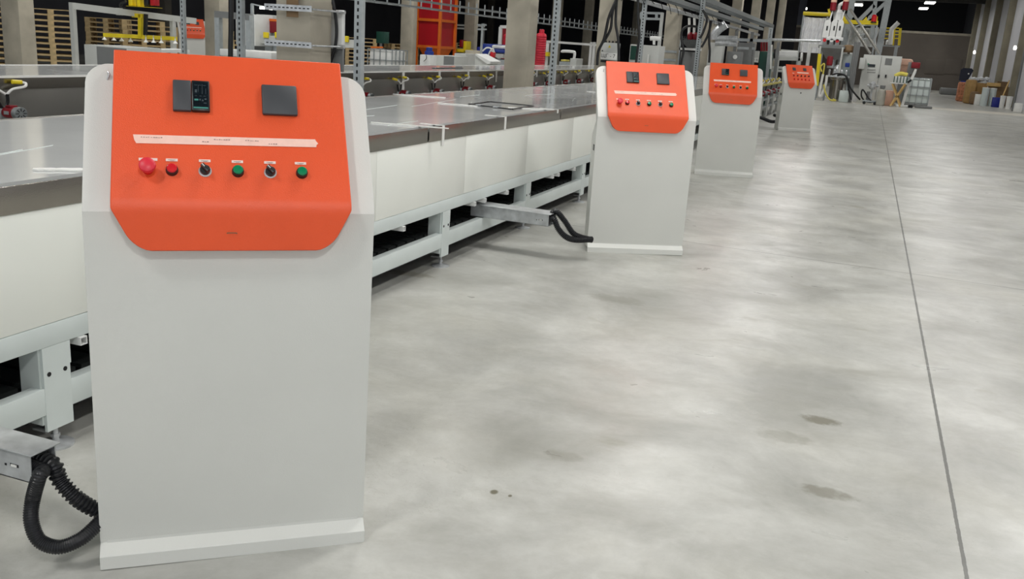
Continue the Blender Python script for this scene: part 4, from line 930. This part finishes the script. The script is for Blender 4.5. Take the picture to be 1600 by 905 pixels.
# steel tower
T = thing('steel_tower', (0, 0, 0), 'tall grey steel truss tower behind the grey cabinets', 'tower')
Yt = 43.5
for (a_, b_, w_) in (((1390, -8), (1372, 84), .26), ((1334, -8), (1316, 84), .24), ((1368, 0), (1362, 60), .16), ((1320, -4), (1392, -3), .25), ((1384, 4), (1358, 28), .14), ((1366, 8), (1338, 36), .16), ((1358, 28), (1328, 66), .09)):
    MB().bar(at(*a_, Y=Yt), at(*b_, Y=Yt), w_).build('truss_member', 'galvd' if w_ > .1 else 'cab', T)
MB().bar(at(1320, 40, Y=44.62), at(1370, 40, Y=44.62), .06).build('sheet_bar', 'galvd', T)
for px in (1372, 1316): p = at(px, 84, Y=Yt); MB().bar((p.x, Yt, 0), (p.x, Yt, p.z+.1), .24).build('post', 'galvd', T)
# yellow walkway + railings
T = thing('yellow_railing', (0, 0, 0), 'yellow railing with warning gate on the tower platform', 'railing')
MB().bar(at(1320, 34, Y=YM+2), at(1372, 36, Y=YM+2), .16).build('rail', 'yellow', T); MB().prism([at(1346, 34, Y=YM+1.9), at(1356, 34, Y=YM+1.9), at(1354, 26, Y=YM+1.9)], (0, .05, 0)).build('bracket', 'yellow', T)
MB().bar(at(1318, 25, Y=YM+2), at(1321, 36, Y=YM+2), .12).build('bracket', 'yellow', T); MB().bar(at(1369, 36, Y=YM+2), at(1370, 26, Y=YM+2), .08).build('end_post', 'yellow', T)
for a_ in ((1320, 34), (1371, 36)): q = at(*a_, Y=YM+2); MB().bar((q.x, q.y, 0), q, .07).build('support_post', 'galvd', T)
T = thing('warning_beacon', at(1365, 34, Y=YM+1.9), 'bright red warning beacon on the yellow railing', 'beacon')
MB().lathe([(.09, 0), (.1, .02), (.1, .22), (.07, .28), (.02, .29)]).build('lens', 'redb', T); MB().lathe([(.11, -.04), (.11, 0)]).build('base', 'black', T)
def bigbag(px0, py0, px1, py1, Y, lab, m='foil'):
    p = at(px0, py0, Y=Y); q = at(px1, py1, Y=Y); w_, h_ = q.x-p.x, p.z-q.z; g = MB(); n, k = 28, 16; random.seed(int(px0))
    F = []; B_ = []
    for j in range(k+1):
        F.append([g.bm.verts.new((w_*i/n+.03*math.sin(j*.5), .05*math.sin(i*1.1+j*.12)+.035*math.sin(i*2.7-j*.4)-.03*(j/k), h_*(1-j/k)-(.05*math.sin(PI*i/n)**.5 if j == 0 else 0))) for i in range(n+1)])
        B_.append([g.bm.verts.new((v.co.x, v.co.y+.04, v.co.z)) for v in F[-1]])
    for A in (F, B_):
        for r, s_ in zip(A, A[1:]):
            for i in range(n): g.bm.faces.new((r[i], r[i+1], s_[i+1], s_[i]))
    for i in range(n): g.bm.faces.new((F[0][i], F[0][i+1], B_[0][i+1], B_[0][i])); g.bm.faces.new((F[-1][i], F[-1][i+1], B_[-1][i+1], B_[-1][i]))
    for j in range(k): g.bm.faces.new((F[j][0], F[j+1][0], B_[j+1][0], B_[j][0])); g.bm.faces.new((F[j][-1], F[j+1][-1], B_[j+1][-1], B_[j][-1]))
    o = g.build('plastic_curtain', m, None, loc=(p.x, Y, q.z)); tag(o, lab, 'curtain', 'plastic curtains'); return o
bigbag(1256, 25, 1290, 84, 43, 'silver plastic curtain hanging left of the white feeder tubes')
bigbag(1322, 40, 1368, 74, 44.6, 'white plastic sheet hanging inside the steel tower', 'white2')
T = thing('curtain_frame', (0, 0, 0), 'yellow-topped pole frame holding the silver curtain', 'frame')
MB().cyl(at(1255, 21, Y=42.9), at(1297, 23, Y=42.9), .08).build('top_bar', 'yellow', T)
for px in (1256, 1294): p = at(px, 20, Y=42.9); MB().cyl((p.x, 42.9, 0), (p.x, 42.9, p.z), .035).build('pole', 'galvd', T)
MB().bar(at(1297, 24, Y=42.8), at(1295, 14, Y=42.8), .1).build('bracket', 'yellow', T)
MB().box(at(1259, 15, Y=42.9), at(1261, 12, Y=42.9)+Vector((0, .1, 0)), 0).build('spot_lamp', 'lampm', T)
# yellow platform on the right
T = thing('yellow_platform', (0, 0, 0), 'grey platform with yellow railings and small white-capped pots, right of the tower', 'platform')
Yy = 46.0
g0, g1 = bxat(1374, 70, 1406, 73, Yy, 1.2); MB().box(g0, g1).build('deck', 'galvd', T)
for px in (1376, 1401): p = at(px, 71, Y=Yy); MB().bar((p.x, Yy, 0), (p.x, Yy, p.z), .14).build('leg', 'galvd', T)
for py in (44, 49, 54, 60): MB().bar(at(1376, py, Y=Yy+.9), at(1405, py, Y=Yy+.9), .045).build('rail', 'yellow', T)
for px, w_ in ((1398, .07), (1407, .11)): MB().bar(at(px, 44, Y=Yy+.05), at(px-2.5, 71, Y=Yy+.05), w_).build('railing_post', 'yellow', T)
for px in (1378, 1386): MB().lathe([(.07, 0), (.07, .15), (.03, .22)], at(px, 70, Y=Yy+.3)).build('pot', 'white', T)
g0, g1 = bxat(1392, 62, 1397, 70, Yy+.3, .3); MB().box(g0, g1).build('red_unit', 'motor', T)
T = thing('exhaust_pipe', (0, 0, 0), 'white bent exhaust pipe rising above the yellow platform', 'pipe')
MB().tube([at(1391, 70, Y=Yy), at(1393, 48, Y=Yy), at(1396, 43, Y=Yy), at(1404, 35, Y=Yy)], .10, 10).build('pipe', 'white2', T)

# double cabinet
T = thing('electrical_cabinet', (0, 0, 0), 'large light grey double-door control cabinet in the mixing station', 'cabinet')
Yc_ = 40.8
a, b = bxat(1350, 85, 1398, 160, Yc_, .6, True)
MB().box(a, b, .015).build('housing', 'cab', T)
md = at(1376, 100, Y=Yc_).x
for x0, x1 in ((a[0]+.02, md-.01), (md+.01, b[0]-.02)): MB().box((x0, Yc_-.025, .12), (x1, Yc_, b[2]-.03), .006).build('door', 'cab', T)
g0, g1 = bxat(1357, 100, 1367, 105, Yc_-.04, .02); MB().box(g0, g1).build('display', 'glass', T); g0, g1 = bxat(1356, 99, 1357.5, 101, Yc_-.045, .02); MB().box(g0, g1).build('indicator', 'green', T)
g0, g1 = bxat(1384, 91, 1393, 102, Yc_-.035, .012); MB().box(g0, g1).build('vent_grille', 'cabd', T)
for px in (1373, 1384): q = at(px, 119, Y=Yc_-.03); MB().box((q.x-.03, Yc_-.05, q.z-.06), (q.x+.03, Yc_-.025, q.z+.06)).build('handle', 'black', T)
for i in range(6):
    for j in range(2): q = at(1356+i*2.2, 109+j*4, Y=Yc_-.03); MB().cyl((q.x, Yc_-.04, q.z), (q.x, Yc_-.025, q.z), .02, n=8).build('button', 'cabd', T)
simple_box('machine_cabinet', 'cab', (1344, 90, 1350, 108), 40.5, .3, 'narrow pale box on the left side of the large double cabinet', 'box', False)
# pipes and frames around the hopper
T = thing('mixer_frame', (0, 0, 0), 'pale steel mixer frame with blue pump right of the grey hopper', 'frame')
for px, tp, bt in ((1322, 76, 155), (1333, 70, 150), (1266, 70, 150)):
    a_ = at(px, tp, Y=YM+1.15); MB().bar((a_.x, YM+1.15, 0), (a_.x, YM+1.15, a_.z), .14).build('post', 'white2', T)
MB().bar(at(1264, 71, Y=YM+1.15), at(1335, 73, Y=YM+1.15), .12).build('beam', 'white2', T)
g0, g1 = bxat(1321, 98, 1327, 105, YM+.1, .2); MB().box(g0, g1, .02).build('blue_pump', 'blue', T)
MB().lathe([(.2, 0), (.24, .08), (.22, .25), (.1, .3)], at(1325, 82, Y=YM+.3)).build('round_motor', 'carton2', T)
g0, g1 = bxat(1318, 84, 1331, 128, YM+.5, .3); MB().box(g0, g1, .02).build('pale_tank', 'tank', T)
for px, w_ in ((1337, .05), (1340, .05), (1343, .05)): a_ = at(px, 66, Y=YM+.1); MB().cyl((a_.x, YM+.1, 0), a_, w_, n=8).build('conduit', 'cabd', T)
T = thing('yellow_post', (0, 0, 0), 'tall yellow guard post left of the grey hopper', 'post')
a_ = at(1281, 84, Y=YM-.4); b_ = at(1276, 134, Y=YM-.4); MB().bar(b_, a_, .13).build('post', 'yellow', T); MB().bar((b_.x, b_.y, 0), b_, .08).build('lower_post', 'galvd', T)
# steel vessel table
T = thing('steel_mixer', (0, 0, 0), 'stainless mixing vessel on a round table under the grey hopper', 'mixer')
q = at(1304, 150, Y=YM-.3)
MB().lathe([(.24, .08), (.26, .1), (.26, .85), (.3, .9), (.3, .95)], (q.x, YM+.1, 0)).build('vessel', 'steel', T)
MB().box((q.x-.45, YM-.2, .95), (q.x+.45, YM+.5, 1.02), .01).build('deck', 'galv', T)
MB().lathe([(.16, 1.02), (.18, 1.05), (.18, 1.3), (.06, 1.45)], (q.x-.05, YM+.15, 0)).build('valve_body', 'galv', T)
for dx in (-.35, -.15, .12, .3): MB().lathe([(.04, 1.02), (.05, 1.1), (.05, 1.22), (.03, 1.26)], (q.x+dx, YM, 0)).build('fitting', 'galv', T)
for dx in (-.42, .42):
    for y_ in (YM-.15, YM+.45): MB().bar((q.x+dx, y_, 0), (q.x+dx, y_, .95), .05).build('leg', 'galvd', T)
def loosehose(pts, Y, r, m, name, lab):
    o = MB().tube([at(a, b, Y=Y) for a, b in pts], r, 8).build(name, m, None); tag(o, lab, 'hose', 'hoses around the mixing station')
loosehose([(1292, 118), (1290, 132), (1284, 148), (1281, 150), (1280, 146), (1284, 125), (1286, 116)], YM-.6, .05, 'white', 'white_hose', 'thick white hose looping down left of the steel vessel')
loosehose([(1284, 112), (1282, 105), (1288, 100), (1286, 116), (1284, 120)], YM-.5, .03, 'rope', 'yellow_hose', 'small yellow hose coil left of the steel vessel')
loosehose([(1287, 132), (1290, 146), (1297, 156), (1306, 157), (1301, 155)], YM-.9, .03, 'rope', 'yellow_hose', 'yellow hose trailing on the floor before the mixing station')
loosehose([(1308, 118), (1318, 117), (1324, 122), (1328, 136), (1337, 148), (1344, 156)], YM-.5, .035, 'black', 'black_hose', 'black hose running from the vessel deck down to the floor')
loosehose([(1300, 117), (1310, 115), (1322, 120), (1326, 140), (1330, 156)], YM-.55, .03, 'black', 'black_hose', 'second black hose hanging in front of the pale tank')
loosehose([(1352, 160), (1346, 150), (1348, 140), (1356, 152), (1362, 160), (1350, 158)], YM-.6, .03, 'black', 'black_hose', 'black hose tangle at the foot of the double cabinet')
T = simple_box('plastic_canister', 'tank', (1312, 141, 1325, 157), 40.0, .4, 'pale blue-white canister below the black hoses', 'canister', bev=.05)
# small pump trolley, gas cylinder
T = thing('pump_trolley', at(1361, 150, Y=40.0)*1, 'small steel pump trolley in front of the double cabinet', 'pump'); T.location.z = 0
MB().box((-.3, -.2, .08), (.25, .25, .16), .02).build('base', 'galvd', T); MB().cyl((0, 0, .16), (0, 0, .75), .04).build('column', 'galv', T); MB().lathe([(.1, .6), (.13, .66), (.13, .82), (.05, .9)], (0, 0, 0)).build('pump_head', 'galv', T); MB().cyl((-.2, 0, .74), (.22, 0, .74), .05).build('cross_pipe', 'galv', T)
MB().cyl((-.12, 0, .16), (-.12, 0, .5), .06).build('small_tank', 'cabd', T)
for dx in (-.22, .18): MB().cyl((dx, -.22, .06), (dx, -.18, .06), .06).build('wheel', 'black', T)
T = thing('gas_cylinder', (at(1377, 150, Y=39.6).x, 39.6, 0), 'short grey gas cylinder right of the pump trolley', 'gas cylinder')
MB().lathe([(.14, 0), (.16, .04), (.16, .5), (.13, .6), (.06, .66), (.06, .7)]).build('body', 'cyl', T); MB().lathe([(.1, .66), (.1, .78)], n=14).build('collar', 'cabd', T)
simple_box('paper_sack', 'pink', (1384, 141, 1395, 156), 40.2, .4, 'pale pink sack behind the crossed timber legs', 'sack', bev=.06)
# timber trestle with white crate
T = thing('timber_trestle', (0, 0, 0), 'trestle with crossed timber legs and pale top right of the cabinets', 'trestle')
Yw = 39.4
for a_, b_ in (((1394, 131), (1407, 161)), ((1414, 131), (1391, 163))): MB().bar(at(*a_, Y=Yw), (at(*b_, Y=Yw).x, Yw, .03), .13, .06).build('leg', 'wood2', T); 
for a_, b_ in (((1396, 131), (1409, 160)), ((1416, 131), (1394, 161))): MB().bar(at(*a_, Y=Yw+.7), (at(*b_, Y=Yw+.7).x, Yw+.7, .03), .1, .06).build('leg', 'wood2', T)
g0, g1 = bxat(1391, 129, 1417, 132, Yw-.05, .8); MB().box(g0, g1, .01).build('top', 'white2', T)
def crate(T, w_, d, h_):
    g = MB()
    for i in range(5): g.bar((w_*i/4, -.01, 0), (w_*i/4, -.01, h_), .03)
    g.build('cage', 'green2', T)
simple_box('white_crate', 'white2', (1398, 119, 1416, 130), Yw+.1, .5, 'white caged crate standing on the timber trestle', 'crate', False, extra=crate)
o = MB().tube([at(1398, 119, Y=Yw+.3), at(1407, 115, Y=Yw+.3), at(1418, 117, Y=Yw+.3)], .07, 8).build('yellow_hose', 'rope', None); tag(o, 'yellow hose lying across the white crate on the trestle', 'hose')
g0, g1 = bxat(1402, 91, 1424, 116, 44.5, .9)
T = thing('bulk_sack', (g0[0], g0[1], 0), 'pale pink bulk sack with hanging folds behind the trestle', 'sack'); w_ = g1[0]-g0[0]
MB().box((0, 0, g0[2]+.35), (w_, .9, g1[2]), .12).build('sack_body', 'pink', T)
g = MB()
for i in range(5): g.cyl((w_*(.15+.17*i), .2, g0[2]+.45), (w_*(.3+.1*i), .45, g0[2]-.1), .12, .04)
g.build('neck_folds', 'pink', T); MB().box((w_*.1, .1, 0), (w_*.9, .8, g0[2]), .02).build('stand', 'cabd', T)
# white post with dark red screen, in front of IBC
T = thing('screen_stand', (0, 0, 0), 'leaning white post with tilted display and dark red box by the trestle', 'stand')
Yz = 39.9
MB().bar((at(1410, 162, Y=Yz).x, Yz, .05), at(1421, 128, Y=Yz), .1).build('post', 'white2', T)
MB().bar(at(1424, 124, Y=Yz-.1), at(1431, 108, Y=Yz-.1), .26, .08).build('display_panel', 'white', T)
MB().bar(at(1425, 123, Y=Yz-.15), at(1430.5, 111, Y=Yz-.15), .15, .08).build('screen', 'tank', T)
g0, g1 = bxat(1425, 97, 1437, 107, Yz+.2, .3); MB().box(g0, g1, .01).build('red_box', 'motor', T)
g0, g1 = bxat(1420, 97, 1426, 116, Yz+.3, .3); MB().box(g0, g1, .01).build('grey_back', 'cabd', T)
MB().box((at(1405, 161, Y=Yz).x-.1, Yz-.2, 0), (at(1420, 161, Y=Yz).x, Yz+.3, .08), .01).build('base', 'white2', T); MB().bar(at(1418, 129, Y=Yz-.1), at(1424, 125, Y=Yz-.1), .08).build('bracket', 'black', T)
for px in (1421, 1424): q = at(px, 165, Y=Yz-.2); MB().cyl((q.x, Yz-.3, .06), (q.x, Yz-.24, .06), .06).build('castor', 'black', T)
# IBC tanks
ibc(1417, 121, 1450, 160, 41.2, 'half-full caged tank standing right of the leaning screen post', 'tank', 'galvd')
o = tag(MB().box((at(1430, 163, Y=40.4).x, 40.2, 0), (at(1457, 163, Y=40.4).x, 40.75, .09), .02).build('flat_pallet', 'cabd', None), 'low dark grey pallet lying before the half-full caged tank', 'pallet')

# ------------------------------------------------------------ clutter at the right wall
def lathe_thing(name, m, px0, px1, pyt, Y, label, cat, group=None, taper=.92, lid=True):
    l = at(px0, pyt, Y=Y); r = at(px1, pyt, Y=Y); R = (r.x-l.x)/2; h_ = l.z
    T = thing(name, ((l.x+r.x)/2, Y+R, 0), label, cat, 0, group)
    MB().lathe([(R*taper, 0), (R*taper, .01), (R, h_-.03), (R*1.02, h_-.03), (R*1.02, h_)], n=22).build('body', m, T)
    if lid: MB().lathe([(R*1.04, h_-.02), (R*1.04, h_+.01), (R*.5, h_+.02)], n=22).build('lid', 'white', T)
    return T
Yb = 46.
def btm(px, py): return at(px, py, Z=0).y
print('barrel Y', btm(1540, 161), btm(1555, 162), btm(1568, 164), btm(1580, 164), btm(1592, 172))
lathe_thing('white_barrel', 'tank', 1536, 1548, 137, 49.0, 'tall white barrel, left one of the pair by the cartons', 'barrel', 'white barrels', .97)
lathe_thing('white_barrel', 'tank', 1548.5, 1559, 138, 49.3, 'tall white barrel, right one of the pair, behind the blue crate', 'barrel', 'white barrels', .97)
lathe_thing('white_bucket', 'white', 1564, 1573, 150, 48.0, 'white bucket right of the blue crate', 'bucket', 'white buckets', .85)
lathe_thing('white_bucket', 'white', 1574, 1584, 151, 47.0, 'white bucket beside the wall column, right of another bucket', 'bucket', 'white buckets', .85)
simple_box('plastic_crate', 'bluep', (1552, 152, 1563, 160), 48.3, .35, 'small dark blue crate between the barrels and buckets', 'crate', bev=.02)
simple_box('white_crate', 'white', (1587, 161, 1597, 173), 43.5, .35, 'white box standing alone nearest at the right wall', 'crate', bev=.03)
simple_box('cardboard_box', 'carton', (1523, 129, 1540, 150), 51.5, 1.0, 'large brown cardboard box behind the left barrel', 'box', bev=.03)
simple_box('cardboard_box', 'carton2', (1559, 127, 1573, 150), 51.9, .4, 'dark brown cardboard box leaning by the wall column', 'box')
T = simple_box('wooden_board', 'wood2', (1544, 129, 1563, 136), 50.6, .5, 'pale board lying over the two white barrels', 'board', False)
simple_box('cardboard_box', 'carton2', (1546, 134, 1574, 155), 50.8, .5, 'dark cardboard box behind the right barrel', 'box')
o = simple_box('cardboard_sack', 'carton', (1511, 124, 1523, 153), 50.7, .6, 'rounded tan paper sack left of the large cardboard box', 'sack', bev=.12)
simple_box('paper_sack', 'carton2', (1518, 143, 1530, 156), 50.0, .5, 'crumpled brown paper bundle in front of the cartons', 'bundle', bev=.1)
simple_box('white_carton', 'white', (1525, 147, 1532, 157), 49.4, .3, 'small white carton in front of the crumpled bundle', 'carton')
simple_box('printed_sack', 'sackp', (1499, 128, 1511, 147), 53.5, .6, 'red and orange printed sack at the left end of the clutter', 'sack', bev=.08)
T = thing('folding_cart', (at(1509, 130, Y=57).x, 57, 0), 'dark navy upright cover standing against the wall behind the sacks', 'cover')
q0, q1 = bxat(1502, 106, 1517, 124, 57, .2, False); x = T.location.x
MB().prism([(q0[0]-x, 0, q0[2]-.1), (q1[0]-x-.15, 0, q0[2]-.1), (q1[0]-x+.05, 0, q1[2]-.1), (q1[0]-x-.05, 0, q1[2]), (q0[0]-x+.12, 0, q1[2]), (q0[0]-x, 0, q1[2]-.1)], (0, .2, 0)).build('cover', 'navy', T)
MB().box((q0[0]-x+.1, .02, 0), (q1[0]-x-.2, .15, q0[2]-.05)).build('stand', 'blue', T); MB().cyl((.05, -.01, (q0[2]+q1[2])/2), (.05, .01, (q0[2]+q1[2])/2), .04).build('knob', 'white', T)
random.seed(5)
g = MB()
for k in range(34):
    px = random.uniform(1517, 1545); c = at(px, random.uniform(123, 130), Y=51.6+random.uniform(0, .8)); g.lathe([(.02, -.08), (.12, -.03), (.1, .06), (.03, .1)], c, n=7)
o = g.build('plastic_wrap', 'wrap', None); tag(o, 'crumpled clear and grey plastic wrap heaped on the large cardboard box', 'plastic wrap', kind='stuff')
T = thing('broom', (0, 0, 0), 'thin pale broom handle leaning against the wall column', 'broom')
MB().cyl(at(1577, 126, Y=49.6), at(1567, 150, Y=48.6), .03, n=8).build('handle', 'wood2', T); MB().cyl(at(1567, 150, Y=48.6), at(1566, 156, Y=48.5), .05).build('head', 'carton2', T)
T = thing('broom', (0, 0, 0), 'pale pole leaning in the corner between column and white wall', 'pole')
MB().cyl(at(1593, 118, Y=46.5), (at(1585, 163, Y=45.6).x, 45.6, .02), .035, n=8).build('pole', 'white2', T)
o = MB().cyl((XR-.66, 44.9, .0), (XR-.66, 44.9, 5.5), .05, n=8).build('wall_conduit', 'cabd', None); tag(o, 'dark vertical conduit beside the nearest wall column at the right', 'conduit')
o = simple_box('debris_pile', 'cabd', (1470, 137, 1500, 142), 66, 1.2, 'low dark pile lying on the floor by the back wall', 'debris', bev=.1)
# small wall lamps
for (px, py, Y, lab) in ((1522.5, 81.5, 55.8, 'tiny lit wall lamp on the farther right wall column'), (1586, 74.5, 43.6, 'tiny lit wall lamp on the nearer right wall column')):
    c = at(px, py, Y=Y); T = thing('wall_lamp', (c.x, Y, c.z), lab, 'lamp', 0, 'small wall lamps'); MB().lathe([(.05, -.08), (.06, .0), (.03, .08)]).build('glass', 'lampm', T); MB().box((-.02, 0, -.03), (.1, .12, .03)).build('bracket', 'cabd', T)

# ------------------------------------------------------------ ceiling lamps
for i, (px, py, Y) in enumerate(((1453, 4, 66), (1443, 13, 74), (1340, 7, 62))):
    c = at(px, py, Y=Y)
    T = thing('ceiling_lamp', c, ('lit flat hall lamp high at the far end, the nearer upper one', 'lit flat hall lamp high at the far end, the farther lower one', 'lit flat hall lamp seen between the tower beams')[i], 'ceiling lamp', 0, 'hall ceiling lamps in view')
    MB().box((-.28, -.9, -.04), (.28, .9, .0)).build('diffuser', 'lampm', T); MB().box((-.32, -.95, 0), (.32, .95, .12), .01).build('housing', 'cabd', T)
    for dx in (-.2, .2): MB().cyl((dx, 0, .12), (dx, 0, ZC-c.z), .01, n=6).build('hanger', 'galvd', T)
    area(c.x, c.y, 60, c.z-.08)
for (x, y, w_) in LAMPS:  # also houses the extra row put in to light the pallets
    T = thing('ceiling_lamp', (x, y, LAMP_Z+.05), 'flat hall lamp above the picture frame', 'ceiling lamp', 0, 'hall ceiling lamps out of view')
    MB().box((-.25, -.65, -.03), (.25, .65, .0)).build('diffuser', 'lampm', T); MB().box((-.28, -.68, 0), (.28, .68, .1), .01).build('housing', 'cabd', T)
    for dx in (-.2, .2): MB().cyl((dx, 0, .1), (dx, 0, ZC-LAMP_Z-.05), .01, n=6).build('hanger', 'galvd', T)
    area(x, y, w_, LAMP_Z)
